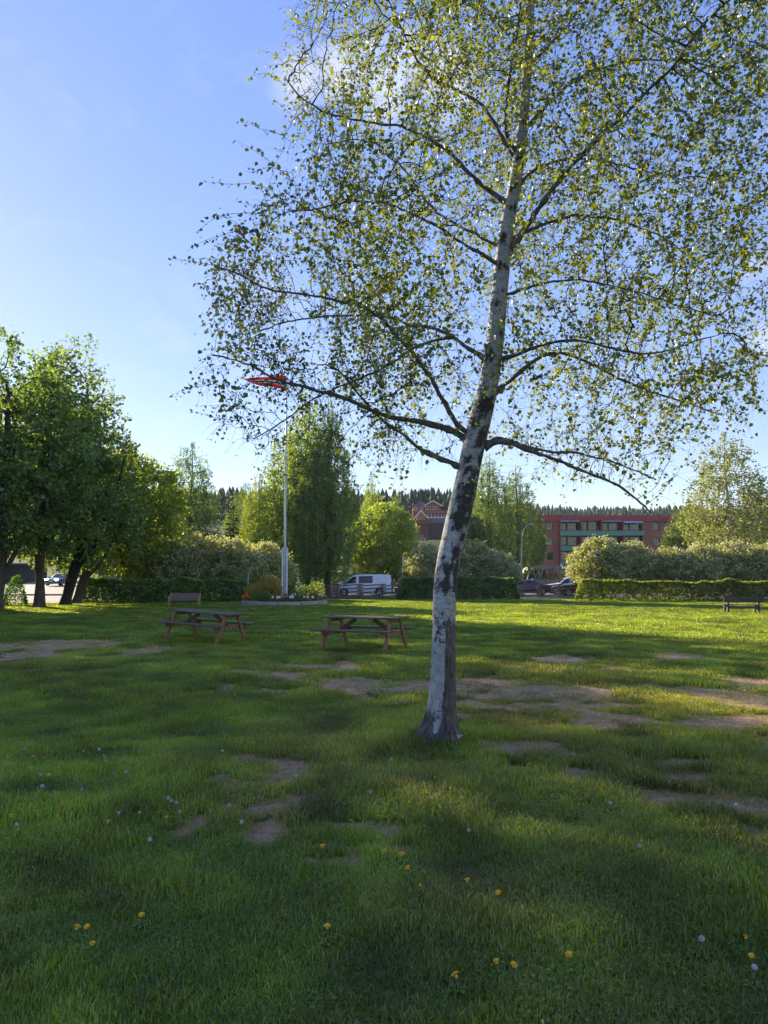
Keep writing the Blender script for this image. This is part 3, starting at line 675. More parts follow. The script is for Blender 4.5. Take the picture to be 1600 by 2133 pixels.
put('weeping', 'weeping_birch', 1022, 104, .9, (1.3, 1.3, 1.05), 'big weeping birch right behind the leaning birch trunk', LEAF_GREEN, color=(1, 1.05, 1))
put('weeping', 'weeping_birch', 1080, 107, 2.6, (1.2, 1.2, .98), 'weeping birch beside the curved street lamp', LEAF_GREEN, color=(1, 1.05, 1))
put('round', 'broadleaf_tree', 1103, 113, 2.2, (.72, .72, 1.22), 'small sunlit tree in front of the brick block corner', LEAF_YEL, color=(.75, .8, .75))
put('round', 'broadleaf_tree', 975, 104, 4.2, (.8, .8, 1.0), 'dark tree behind the leaning birch trunk, over flowering bushes', LEAF_GREEN)
put('airy', 'birch_tree', 1524, 70, 2.9, (1.25, 1.25, 1.02), 'airy pale-stemmed birch in front of the brick block', LEAF_GREY, surf('birch_far_bark', (.42, .40, .36), .8, .5, 5, .2, 20), color=(.8, .82, .7))
put('weeping', 'birch_tree', 1592, 78, 1.9, (1.15, 1.15, .72), 'dense tree at the right edge behind the flowering bushes', LEAF_GREEN, color=(1.05, .98, .85))
put('round', 'broadleaf_tree', 1452, 88, .9, (.95, .95, 1.12), 'bushy olive tree hiding the brick block end', LEAF_GREEN, color=(1.2, 1.1, .9))
# the row goes on outside the frame; these shade the near lawn
for i, (x, y, rz, s) in enumerate([(-28.0, 31.5, 1.1, 1.25), (-24.5, 23.0, 4.0, 1.12), (-32.0, 43.5, 2.0, 1.15), (-36.5, 35.0, 5.1, 1.3), (-41.0, 46.5, 3.3, 1.2), (-47.0, 52.0, .9, 1.2), (-44.0, 37.0, 2.9, 1.2)]):
    plant('dense', 'broadleaf_tree', (x, y, (lh(x, y) if y < 50 else tz(x, y)) - .05), rz, (s, s, s * .98), 'broadleaf tree of the row that continues past the left edge', LEAF_GREEN, BARK, group='tree row beyond the left edge')
# flowering bushes behind the hedges
FL = [(338, 55.5, 1.0, 'flowering bush with pale blossom next to the sunlit left tree'), (408, 56.5, 1.13, 'tallest cream-blossomed bush above the left hedge'),
      (486, 56.0, 1.05, 'cream-blossomed bush over the left hedge, toward the flagpole'), (553, 58.0, 1.0, 'greyish flowering bush directly left of the flagpole'),
      (886, 74, 1.05, 'grey-green flowering bush left of the leaning birch trunk'), (985, 73, 1.12, 'tallest flowering bush over the dark middle hedge'), (1046, 72, .88, 'low flowering bush at the lamp end of the dark hedge'),
      (1254, 60, 1.12, 'tall sunlit flowering bush in front of the green balconies'), (1318, 59, 1.02, 'flowering bush over the right hedge below the end balcony'), (1392, 58.5, .92, 'flowering bush between brick end wall and right hedge'),
      (1462, 58, .98, 'grey shaded flowering bush above the white parked van'), (1535, 58.5, 1.02, 'flowering bush standing behind the dark bench'), (1606, 58, 1.0, 'flowering bush at the right frame edge above the hedge')]
for i, (px, y, s, lb) in enumerate(FL):
    put('hawthorn', 'flowering_bush', px, y, i * 1.37, (s * 1.02, s * 1.02, s * (.98 if y < 70 else 1.05)), lb, LEAF_GREY, BARK_DARK, cat='bush', group='flowering bushes behind the hedges', part=('stem', 'foliage'), color=(1.35, 1.32, 1.2) if px < 600 else (1.15, 1.12, 1) if px > 1100 else (1.05, 1.12, 1.1))

# hedges: a leafy box with an uneven skin, stems inside
def hedge(name, x0, y0, x1, y1, h, th, label, dens, leaf, mat_, color, openness=.0, zf=None, seed=1, group='clipped hedges'):
    r = np.random.default_rng(seed); L = math.hypot(x1 - x0, y1 - y0); n = int(dens * L)
    e = empty(name, (x0, y0, zf), math.atan2(y1 - y0, x1 - x0), label, 'hedge', group)
    u = r.uniform(-.2, L + .2, n); face = r.random(n)
    z = h * r.random(n) ** (.8); v = np.where(r.random(n) < .5, -1, 1) * th / 2 * r.random(n) ** .35
    top = face < .25; z = np.where(top, h * r.uniform(.92, 1.0, n), z); v = np.where(top, r.uniform(-1, 1, n) * th / 2, v)
    bul = 1 + .6 * (fbm(u * 1.1, z * 1.1, seed, 3) - .5) * 2
    v = v * bul * (1 - .18 * (z / h) ** 3); z = z * (1 + .2 * (fbm(u * .9, v * .5 + 3, seed + 5, 3) - .5) * 2)
    end = np.minimum(u, L - u); z = z * sstep(-.35, .35, end)
    if openness > 0:
        k = r.random(n) > openness * sstep(.55, .1, z / h) * 1.0; u, v, z = u[k], v[k], z[k]
    P = np.stack([u, v, np.maximum(z, .03)], -1); n = len(P)
    ax = r.normal(size=(n, 3)); ax[:, 2] += .6
    V, F, k = leaf_arrays(P, ax, leaf * r.uniform(.6, 1.3, n), r, False, .4)
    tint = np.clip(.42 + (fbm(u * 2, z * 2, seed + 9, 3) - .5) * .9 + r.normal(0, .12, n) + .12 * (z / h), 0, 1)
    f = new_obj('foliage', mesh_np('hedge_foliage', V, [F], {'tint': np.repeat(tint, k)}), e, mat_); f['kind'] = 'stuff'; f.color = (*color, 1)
    s0 = r.uniform(0, L, int(L * 3.2)); p0 = np.stack([s0, r.normal(0, th * .12, len(s0)), np.full(len(s0), -.05)], -1)
    p1 = p0 + np.stack([r.normal(0, .18, len(s0)), r.normal(0, .12, len(s0)), np.full(len(s0), h * .75)], -1)
    V, F = seg_mesh(p0, p1, np.full(len(s0), .022), np.full(len(s0), .01), 5)
    g = new_obj('stems', mesh_np('hedge_stems', V, [F]), e, BARK_DARK); g['kind'] = 'stuff'
    return e
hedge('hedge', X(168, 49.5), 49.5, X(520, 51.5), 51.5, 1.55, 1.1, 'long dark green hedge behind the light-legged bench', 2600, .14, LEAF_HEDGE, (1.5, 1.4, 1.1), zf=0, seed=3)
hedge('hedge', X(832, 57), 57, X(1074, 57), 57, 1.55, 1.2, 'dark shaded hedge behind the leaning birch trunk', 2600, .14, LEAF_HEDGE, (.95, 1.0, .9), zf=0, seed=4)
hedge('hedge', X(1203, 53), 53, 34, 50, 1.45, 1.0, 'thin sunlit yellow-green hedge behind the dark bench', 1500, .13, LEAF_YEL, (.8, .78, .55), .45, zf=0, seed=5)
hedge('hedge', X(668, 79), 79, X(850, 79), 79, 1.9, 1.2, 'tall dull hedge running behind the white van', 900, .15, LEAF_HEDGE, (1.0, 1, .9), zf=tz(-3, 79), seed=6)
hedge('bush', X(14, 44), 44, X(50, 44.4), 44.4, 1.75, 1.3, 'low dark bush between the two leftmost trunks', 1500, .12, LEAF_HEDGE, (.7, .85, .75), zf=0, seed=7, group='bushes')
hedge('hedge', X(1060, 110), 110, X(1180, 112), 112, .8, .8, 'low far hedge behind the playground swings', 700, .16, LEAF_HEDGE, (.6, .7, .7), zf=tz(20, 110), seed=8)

# ------------------------------------------------------------------ the leaning birch in front
BY = 7.35
TR = [(916,1556,64),(917,1540,50),(919,1515,37),(921,1485,31.5),(922.5,1450,28.5),(923.5,1400,26.5),(924,1350,25),(924.5,1290,24),(926,1240,24),(929,1195,23.5),(936,1155,23.5),(947,1112,25),(957,1070,25.5),(966,1030,25),
      (975,990,23.5),(982,950,23),(991,908,24),(1003,868,22.5),(1014,820,20.5),(1024,770,19.5),(1031,720,18.5),(1037,650,17.5),(1042,600,16.5),(1046,550,16.5),(1053,490,15.5),(1064,430,14.5),
      (1075,370,13),(1084,310,12),(1090,250,11),(1095,190,10.2),(1100,120,9.4),(1104,50,8.6),(1108,-60,7.4),(1112,-200,6.0),(1113,-380,4.2),(1114,-560,2.6)]
tp = np.array([at(a, b_, BY) for a, b_, c in TR]); trr = np.array([c * BY / PXF * math.hypot(1, 0) for a, b_, c in TR])
trr = np.array([c * (at(800, b_, BY) - Vector((0, 0, CAMH))).length / PXF * (1 / math.sqrt(1 + ((1066.5 - b_) / PXF) ** 2)) for a, b_, c in TR])
# arc-length resample
seg = np.concatenate([[0], np.cumsum(np.linalg.norm(np.diff(tp, axis=0), axis=1))])
NR, NA = 620, 72
ss = np.concatenate([np.linspace(0, 2.4, 300), np.linspace(2.4, seg[-1], NR - 300 + 1)[1:]])
def smooth_interp(s, y):
    f = np.interp(s, seg, y); return f
C = np.stack([np.interp(ss, seg, tp[:, k]) for k in range(3)], -1); Rr = np.interp(ss, seg, trr)
ker = np.ones(15) / 15
for k in range(3): C[:, k] = np.convolve(np.pad(C[:, k], 7, 'edge'), ker, 'valid')
Rr = np.convolve(np.pad(Rr, 7, 'edge'), ker, 'valid')
C[0, 2] -= .10
T = unit(np.gradient(C, axis=0)); U = unit(np.cross(T, np.array([[0, 1., 0]]))); Wv = np.cross(T, U)   # U to the left/right in the picture, Wv along the view
an = np.linspace(0, 2 * math.pi, NA, endpoint=False)
AA, SS = np.meshgrid(an, ss)
# radius relief: root flare lobes, furrowed bark at the foot, swollen scars higher up
foot = np.exp(-SS / .22); furrow = np.exp(-np.maximum(SS - .15, 0) / .55)
ca, sa = np.cos(AA), np.sin(AA)
pn = lambda fx, fs, sd, o=4: fbm(ca * fx + 20 + SS * fs * .37, sa * fx + SS * fs, sd, o)
rel = 1 + foot * .34 * (np.cos(AA * 5 + 1.3) * .6 + np.cos(AA * 3 + .4) * .5)
ridge = np.abs(fbm(AA * 4.2 + .6 * fbm(AA * 2, SS * 3, 8), SS * 2.2, 51, 3) - .5) * 2
rel = rel - furrow * .17 * (1 - sstep(.05, .35, ridge)) + furrow * .05 * (fbm(AA * 7, SS * 9, 53, 3) - .5)
rel = rel + .05 * (fbm(ca * 1.5 + 9, sa * 1.5 + SS * 2.2, 61, 3) - .5) * 2 + .02 * (fbm(ca * 5, sa * 5 + SS * 9, 63, 3) - .5)
V = C[:, None, :] + (U[:, None, :] * ca[..., None] + Wv[:, None, :] * sa[..., None]) * (Rr[:, None] * rel)[..., None]
idx = np.arange(NR * NA).reshape(NR, NA); nx = np.roll(idx, -1, 1)
F = np.stack([idx[:-1], nx[:-1], nx[1:], idx[1:]], -1).reshape(-1, 4)
# bark marks. picture side: a point's sideways place on the face, -1 left edge .. 1 right edge
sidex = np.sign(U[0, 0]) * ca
def s_of(py): return np.interp(py, [q[1] for q in TR][::-1], seg[::-1])
dark = np.zeros_like(AA)
MARKS = [(1040,.2,46,.9,.95),(1010,.5,22,.7,.9),(1075,.0,26,.75,1),(1085,.6,25,.4,.9),(1120,.7,26,.35,.8),(1152,.45,20,.6,1),(1183,.05,14,.9,.95),(1190,.7,26,.4,.9),(1222,-.1,22,.8,1),(1215,.8,20,.3,.8),(1130,-.9,8,.25,.8),
         (1300,.0,26,1.2,.62),(1328,-.3,14,.8,.5),(1255,-.3,6,.7,.4),(1165,-.6,7,.3,.7),(1100,.25,10,.4,.8),(985,.1,16,.9,.85),(962,-.3,8,.6,.7),(955,.8,24,.3,.9),(905,.55,24,.5,.95),(880,-.5,26,.6,.95),(850,.1,30,1.0,.95),
         (925,-.1,3,.5,.8),(935,.1,4,.6,.6),(748,-.4,14,.6,.9),(700,.5,10,.4,.8),(560,.0,10,.9,.9),(505,-.4,14,.6,.9),(440,.2,12,.7,.8),(400,-.4,10,.6,.8),(640,-.3,12,.5,.7),(610,.3,8,.6,.6),(330,.1,14,.8,.8),(260,0,14,.9,.7),
         (1385,.55,60,.5,.55),(1430,.35,60,.5,.55),(1470,.2,40,.7,.6)]
for (py, sx_, hpx, wx_, amt) in MARKS:
    s0 = s_of(py); hh = hpx * BY / PXF
    wob = (fbm(sidex * 2.2 + 3, SS * 9, int(py) % 97, 3) - .5) * 1.6
    d2 = ((SS - s0) / hh + wob) ** 2 + ((sidex - sx_) / wx_ + wob * .4) ** 2
    dark = np.maximum(dark, amt * .88 * np.exp(-d2 * 1.0))
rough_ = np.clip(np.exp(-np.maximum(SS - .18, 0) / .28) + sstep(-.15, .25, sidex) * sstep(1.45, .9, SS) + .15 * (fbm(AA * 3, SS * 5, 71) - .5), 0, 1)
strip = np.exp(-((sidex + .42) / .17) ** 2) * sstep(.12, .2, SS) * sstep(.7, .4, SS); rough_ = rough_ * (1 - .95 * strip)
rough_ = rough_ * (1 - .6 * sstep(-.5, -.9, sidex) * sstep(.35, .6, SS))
warm_light = sstep(-.1, .75, sidex)  # warm light on the trunk's right side, put into the bark colour
tm = mesh_np('birch_trunk', V.reshape(-1, 3), [F], {'dark': dark.reshape(-1), 'rough': rough_.reshape(-1), 'side': warm_light.reshape(-1), 'bu': ca.reshape(-1), 'bv': sa.reshape(-1), 'bs': SS.reshape(-1)}, True)
m, t, o = mk('birch_bark')
def attr(nm): return N(t, 'ShaderNodeAttribute', attribute_name=nm).outputs['Fac']
def comb(a, b_, c):
    q = N(t, 'ShaderNodeCombineXYZ'); [t.links.new(x_, q.inputs[i]) for i, x_ in enumerate((a, b_, c))]; return q.outputs[0]
bvec = comb(attr('bu'), attr('bv'), attr('bs'))
def mapn(scl, **kw):
    mp = N(t, 'ShaderNodeMapping'); mp.inputs['Scale'].default_value = scl; t.links.new(bvec, mp.inputs[0])
    n_ = N(t, 'ShaderNodeTexNoise', **kw); t.links.new(mp.outputs[0], n_.inputs[0]); return n_.outputs['Fac']
def mrange(src, a, b_, c=0., d_=1.):
    q = N(t, 'ShaderNodeMapRange'); q.inputs['From Min'].default_value = a; q.inputs['From Max'].default_value = b_; q.inputs['To Min'].default_value = c; q.inputs['To Max'].default_value = d_
    t.links.new(src, q.inputs[0]); return q.outputs[0]
def mathn(op, a, b_):
    q = N(t, 'ShaderNodeMath', operation=op)
    for i, x_ in enumerate((a, b_)):
        if isinstance(x_, (int, float)): q.inputs[i].default_value = x_
        else: t.links.new(x_, q.inputs[i])
    return q.outputs[0]
def mixc(f, a, b_):
    q = N(t, 'ShaderNodeMixRGB')
    for i, x_ in enumerate((f, a, b_)):
        if isinstance(x_, (int, float)): q.inputs[i].default_value = x_
        elif isinstance(x_, tuple): q.inputs[i].default_value = (*x_, 1)
        else: t.links.new(x_, q.inputs[i])
    return q.outputs[0]
lent = mapn((1.6, 1.6, 42), Scale=1.6, Detail=5.0, Roughness=.65)        # short horizontal lenticels
band = mapn((.7, .7, 9), Scale=1.8, Detail=7.0, Roughness=.7)
fine = mapn((8, 8, 30), Scale=3.0, Detail=6.0, Roughness=.7)
vert = mapn((8, 8, 4.5), Scale=1.7, Detail=9.0, Roughness=.76)           # vertical furrows of the foot
patch = mapn((1.4, 1.4, 5), Scale=2.0, Detail=8.0, Roughness=.68)
white = mixc(attr('side'), (.42, .42, .435), (.44, .37, .31))  # browner right half stands for warm reflected light
white = mixc(mrange(band, .42, .68, 0, .75), white, (.17, .17, .18))
white = mixc(mrange(fine, .5, .8, 0, .35), white, (.66, .63, .60))
w2 = mixc(mrange(lent, .54, .68, 0, .85), white, (.09, .085, .085))
dk = mixc(mrange(fine, .3, .7), (.018, .016, .016), (.13, .11, .10))
dm = mathn('ADD', attr('dark'), mathn('MULTIPLY', mathn('SUBTRACT', patch, .49), 2.1)); dm = mathn('ADD', dm, mathn('MULTIPLY', mathn('SUBTRACT', lent, .5), 1.1))
c1 = mixc(mrange(dm, .36, .60), w2, dk)
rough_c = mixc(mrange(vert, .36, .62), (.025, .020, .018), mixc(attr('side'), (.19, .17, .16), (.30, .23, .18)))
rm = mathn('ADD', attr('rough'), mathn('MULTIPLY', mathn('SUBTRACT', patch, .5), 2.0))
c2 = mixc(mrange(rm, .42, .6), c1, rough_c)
b = N(t, 'ShaderNodeBsdfPrincipled', Roughness=.8); b.inputs['Specular IOR Level'].default_value = .25; t.links.new(c2, b.inputs['Base Color'])
bh = mathn('ADD', mathn('MULTIPLY', vert, attr('rough')), mathn('MULTIPLY', mathn('ADD', lent, fine), .25)); bh = mathn('ADD', bh, mathn('MULTIPLY', mrange(dm, .4, .52), mathn('MULTIPLY', fine, .8)))
bp = N(t, 'ShaderNodeBump', Strength=.9, Distance=.02); t.links.new(bh, bp.inputs['Height']); t.links.new(bp.outputs[0], b.inputs['Normal'])
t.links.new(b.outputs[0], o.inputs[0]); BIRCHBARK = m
LIMBM = surf('birch_limb', (.15, .125, .108), .9, .55, 14, .9, 60, spec=.2, dirt=(.22, .20, .18))
TWIG = surf('birch_twig', (.05, .038, .032), .85, .4, 12, .4, 40, spec=.25)
birch = empty('birch_tree', (tp[0][0], BY, 0), 0, 'leaning birch with white black-scarred trunk standing in the lawn', 'tree')
def under(o_, parent):
    o_.parent = parent; o_.matrix_parent_inverse = Matrix.Translation(-Vector(parent.location)); return o_
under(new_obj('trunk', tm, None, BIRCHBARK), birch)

# traced limbs: photo pixels, start/end radius in px, depth at the tip relative to the trunk plane
LIMBS = [([(968,976),(930,963),(895,945),(870,922),(845,902),(820,885),(795,862),(765,835),(735,800),(700,760)],7.5,2.0,-.5),
 ([(978,920),(955,903),(925,890),(880,880),(845,876),(800,862),(760,845),(715,822),(680,816),(640,800),(590,790),(540,765),(490,745),(440,735)],9.5,1.8,.9),
 ([(985,905),(955,893),(935,855),(905,800),(868,742),(835,700),(795,655),(755,628),(700,618),(640,605),(560,590),(500,555),(450,538)],7.5,1.6,-.9),
 ([(1018,755),(985,730),(945,700),(905,682),(860,676),(800,655),(740,650),(670,650),(590,665),(520,690)],6.5,1.5,1.5),
 ([(945,700),(900,712),(855,728),(815,765),(770,790),(700,815),(640,850),(580,900),(530,930)],4.5,1.3,.4),
 ([(1046,555),(1000,530),(960,505),(915,478),(870,455),(810,425),(740,420),(680,440),(600,450)],5.5,1.4,-1.1),
 ([(1050,520),(1000,492),(960,470),(915,440),(880,395),(850,340),(800,300),(740,290),(680,300)],4.5,1.3,1.2),
 ([(1064,430),(1010,390),(960,350),(938,315),(900,290),(860,270),(825,258),(760,245),(690,232),(630,200),(590,150)],7,1.6,-.6),
 ([(1080,340),(1045,290),(1003,222),(960,192),(910,176),(872,140),(845,90),(820,40),(795,-20),(770,-90)],6,1.6,.5),
 ([(1082,320),(1052,290),(1048,240),(1060,150),(1075,60),(1085,-20),(1070,-120)],5.5,1.6,-.8),
 ([(1008,930),(1040,917),(1070,924),(1110,940),(1160,956),(1210,980),(1260,1000),(1300,1016),(1335,1042),(1365,1070)],7.5,2.2,-.45),
 ([(1006,925),(1040,912),(1090,928),(1150,945),(1200,946),(1260,962),(1320,985),(1370,1010)],5,1.4,.7),
 ([(1012,845),(1050,797),(1090,765),(1125,745),(1170,742),(1230,770),(1290,800),(1350,825),(1420,845),(1490,870)],6.5,1.5,.8),
 ([(1032,750),(1070,742),(1110,728),(1160,712),(1220,712),(1290,735),(1360,740),(1440,715),(1520,690)],5.5,1.4,-1.2),
 ([(1058,500),(1100,480),(1150,462),(1210,448),(1270,455),(1340,480),(1410,520),(1470,580)],5,1.4,1.2),
 ([(1050,545),(1080,500),(1115,445),(1165,378),(1215,325),(1265,268),(1310,232),(1360,185),(1400,145),(1432,95),(1470,50),(1510,10),(1560,-40)],8,3.0,-1.5),
 ([(1088,270),(1130,230),(1180,185),(1235,150),(1300,130),(1370,120),(1450,130),(1540,150)],5,1.4,1.3),
 ([(1098,140),(1140,100),(1180,50),(1220,-10),(1270,-80)],4.5,1.5,.9),
 ([(1040,620),(1090,600),(1150,580),(1220,570),(1300,590),(1390,620),(1480,640)],4.5,1.3,-.9),
 ([(1072,395),(1120,350),(1180,330),(1260,330),(1350,350),(1450,370)],4.5,1.3,.6)]
bnodes = [tuple(tp[0])]; bpar = [-1]; fixedr = [trr[0]]
prev = 0; tids = []
for s_ in np.arange(1.3, seg[-1] - .05, .12):
    bnodes.append(tuple(np.interp(s_, seg, tp[:, k]) for k in range(3))); bpar.append(prev); fixedr.append(float(np.interp(s_, seg, trr))); prev = len(bnodes) - 1; tids.append(prev)
nt_ = len(bnodes)
r = np.random.default_rng(77)
for (pts, ra, rb, dz) in LIMBS:
    n_ = len(pts); W3 = []; Rw = []
    for i, (px, py) in enumerate(pts):
        f = i / (n_ - 1); Y = BY + dz * f ** 1.2; W3.append(at(px, py, Y)); Rw.append((ra + (rb - ra) * f ** .7) * .88 * Y / PXF)
    # smooth curve through the traced points
    P = np.array(W3); sg = np.concatenate([[0], np.cumsum(np.linalg.norm(np.diff(P, axis=0), axis=1))]); q = np.arange(0, sg[-1], .05)
    Cc = np.stack([np.interp(q, sg, P[:, k]) for k in range(3)], -1); Rc = np.interp(q, sg, Rw)
    kr = np.ones(5) / 5
    Cs = Cc.copy()
    for k in range(3): Cs[2:-2, k] = np.convolve(Cc[:, k], kr, 'valid')
    Cs[3:] += np.cumsum(r.normal(0, .0045, Cs[3:].shape), 0)
    lb = MB(); lb.tube([tuple(c) for c in Cs], list(Rc * (1 + .16 * r.normal(size=len(Rc))) * (1 + .7 * np.exp(-q / .06))), 8)
    under(lb.build('limb', LIMBM), birch)
    base = int(np.argmin(np.linalg.norm(np.array(bnodes[:nt_]) - Cs[0], axis=1))); prev = base
    for i in range(2, len(Cs), 2):
        bnodes.append(tuple(Cs[i])); bpar.append(prev); fixedr.append(float(Rc[i])); prev = len(bnodes) - 1
nfix = len(bnodes)
# crown envelope at the trunk plane: row, left edge, right edge
OUT = [(-560,1000,1230),(-420,850,1390),(-300,760,1500),(-150,640,1640),(-60,610,1700),(40,590,1700),(100,560,1690),(150,560,1680),(250,595,1660),(330,575,1640),(380,555,1610),(450,550,1610),(500,495,1620),(540,430,1620),
       (600,450,1610),(650,445,1600),(700,430,1600),(745,405,1600),(800,405,1600),(850,430,1590),(900,455,1560),(940,500,1480),(975,560,1430),(1010,640,1400)]
orow = np.array([a for a, b_, c in OUT]); ol = np.array([b_ for a, b_, c in OUT]); orr = np.array([c for a, b_, c in OUT])
trx = lambda py: np.interp(py, [q[1] for q in TR][::-1], [q[0] for q in TR][::-1])
NA_ = 24000
py = r.uniform(-560, 1010, NA_ * 4); px = r.uniform(380, 1720, NA_ * 4)
jag = (fbm(py * .022, px * 0 + 3, 5, 3) - .45) * 260
l_, r_ = np.interp(py, orow, ol) + np.abs(jag) * .9, np.interp(py, orow, orr) - np.abs(jag) * .5; ax_ = trx(py)
relx = np.where(px < ax_, (ax_ - px) / np.maximum(ax_ - l_, 1), (px - ax_) / np.maximum(r_ - ax_, 1))
wt = np.where(py > 860, .40, 1.0) * np.where((py > 700) & (np.abs(px - ax_) < 120), .25, 1.0) * np.where((py > 880) & (px > 640) & (px < 1150), .35, 1.) * np.where(relx > .86, .55, 1.0)
wt = wt * np.clip(4.0 * (fbm(px * .011, py * .011, 19, 3) - .36), .04, 1)
wt = wt * np.where(px > 1180, .66, 1) * np.where((px > 1250) & (py > 640), .7, 1) * np.where((px > 490) & (px < 605) & (py > 760) & (py < 820), .15, 1)
kk = (relx < 1) & (r.random(len(py)) < wt); py, px, relx = py[kk][:NA_], px[kk][:NA_], relx[kk][:NA_]
D_ = np.interp(py, [-560, -200, 400, 800, 1010], [.5, 1.7, 2.0, 2.1, 1.6])
dy = r.uniform(-1, 1, len(py)) * D_ * np.sqrt(np.clip(1 - relx ** 2, 0, 1)) * np.where(r.random(len(py)) < .5, 1, .85)
b2 = (1066.5 - py) / PXF; vy = math.cos(PITCH) - b2 * math.sin(PITCH); vz = math.sin(PITCH) + b2 * math.cos(PITCH); tt = BY / vy
A = np.stack([(px - 800) / PXF * tt, BY + dy, CAMH + vz * tt], -1)
A = A[A[:, 2] > 2.15]
nodes, par = colonize(bnodes, bpar, A, .085, 1.1, .115, 60, (0, 0, -.02), .20, 5)
rad, ch = pipe_radii(par, .0018, 2.2)
rad = rad * .9
rad[:nfix] = np.array(fixedr)
i = np.arange(nfix, len(nodes)); P0, P1 = nodes[par[i]], nodes[i]; R1 = np.minimum(rad[i] * 1.25, .024); R0 = np.minimum(np.minimum(rad[par[i]], .024), R1 * 1.4 + .0008)
parts = []
big = R1 > .006
parts.append(seg_mesh(P0[big], P1[big], R0[big], R1[big], 6)); parts.append(seg_mesh(P0[~big], P1[~big], R0[~big], R1[~big], 3))
# long shoots that stick out of the outline
edge = np.where((np.arange(len(nodes)) >= nfix) & (ch == 0))[0]
exz = nodes[edge]; outw = (np.abs(exz[:, 0] - 1.0) > 1.7) | (exz[:, 2] < 3.1)
shoot = edge[outw]; shoot = shoot[r.random(len(shoot)) < .16]; SHP = []
sd_ = unit(nodes[shoot] - np.array([[.9, BY, 0]]) * np.array([[1, 1, 0]]) - np.array([[0, 0, 1]]) * np.minimum(nodes[shoot][:, 2:3] - .4, 4.4)) + r.normal(0, .25, (len(shoot), 3)); q0 = nodes[shoot]
sst = r.uniform(.03, .07, len(shoot))[:, None]
for k in range(9):
    sd_ = unit(sd_) + np.array([[-.02, 0, -.04]]) + r.normal(0, .10, sd_.shape); q1 = q0 + unit(sd_) * sst
    parts.append(seg_mesh(q0, q1, np.full(len(shoot), .0034 - k * .00025), np.full(len(shoot), .0031 - k * .00025), 3)); q0 = q1; SHP.append(q1); SHP.append(q1 + r.normal(0, .02, q1.shape))
# hanging twiglets from the thin ends
tips = np.where((np.arange(len(nodes)) >= nfix) & (rad < .0035))[0]
sel = tips[r.random(len(tips)) < .8]
m_ = 4; q0 = nodes[sel]; dirh = unit(nodes[sel] - nodes[par[sel]]) * .8 + r.normal(0, .5, (len(sel), 3)); LP = [nodes[sel]]; LA = [np.zeros(len(sel)) - 1]
chain = [q0]; step_ = r.uniform(.03, .06, len(sel))[:, None] * (1 + .5 * (q0[:, 2:3] < 3.6))
for k in range(m_):
    dirh = unit(dirh) + np.array([[-.05, 0, -.38]]) + r.normal(0, .12, dirh.shape); q1 = chain[-1] + unit(dirh) * step_
    parts.append(seg_mesh(chain[-1], q1, np.full(len(sel), .0016 - k * .0003), np.full(len(sel), .0013 - k * .0003), 3)); chain.append(q1)
V, F = merge_vf(parts)
under(new_obj('twigs', mesh_np('birch_twigs', V, [F]), None, TWIG), birch)['kind'] = 'stuff'
# leaves
LP = []; 
for k in range(1, m_ + 1):
    keep = r.random(len(sel)) < .92; LP.append(chain[k][keep])
t2 = np.where((np.arange(len(nodes)) >= nfix) & (rad < .0075))[0]
LP.append(nodes[t2[r.random(len(t2)) < .9]]); LP.append(nodes[t2[r.random(len(t2)) < .7]]); LP.append(nodes[t2[r.random(len(t2)) < .8]]); LP.append(nodes[t2[r.random(len(t2)) < .5]])
LP = np.concatenate(LP); LP = LP + r.normal(0, .022, LP.shape); SHP = np.concatenate(SHP)
dens = fbm(LP[:, 0] * 1.3 + 7, LP[:, 2] * 1.3 + LP[:, 1], 29, 3); LP = LP[r.random(len(LP)) < np.clip((dens - .36) * 4.4, .10, 1) * .92 * np.where(LP[:, 2] < 3.2, .62, 1)]
LP = np.concatenate([LP, SHP + r.normal(0, .012, SHP.shape)]); n_ = len(LP); axl = r.normal(size=(n_, 3)); axl[:, 2] -= .55; axl[:, 0] -= .25
sz = np.clip(r.normal(.036, .011, n_), .014, .068)
V, F, k = leaf_arrays(LP, axl, sz, r, True, .40, .10)
tint = np.clip(.45 + (fbm(LP[:, 0] * 2.5, LP[:, 2] * 2.5 + LP[:, 1], 33, 3) - .5) * .8 + r.normal(0, .15, n_), 0, 1)
LEAF_BIRCH = leafmat('leaf_birch', (.062, .095, .017), (.125, .168, .028), (.215, .245, .044), .48, .05, .4, (2.1, 1.8, .5))
cr = under(new_obj('crown', mesh_np('birch_leaves', V, [F], {'tint': np.repeat(tint, k)}), None, LEAF_BIRCH), birch); cr['kind'] = 'stuff'
print('BIRCH nodes', len(nodes), 'leaves', n_)

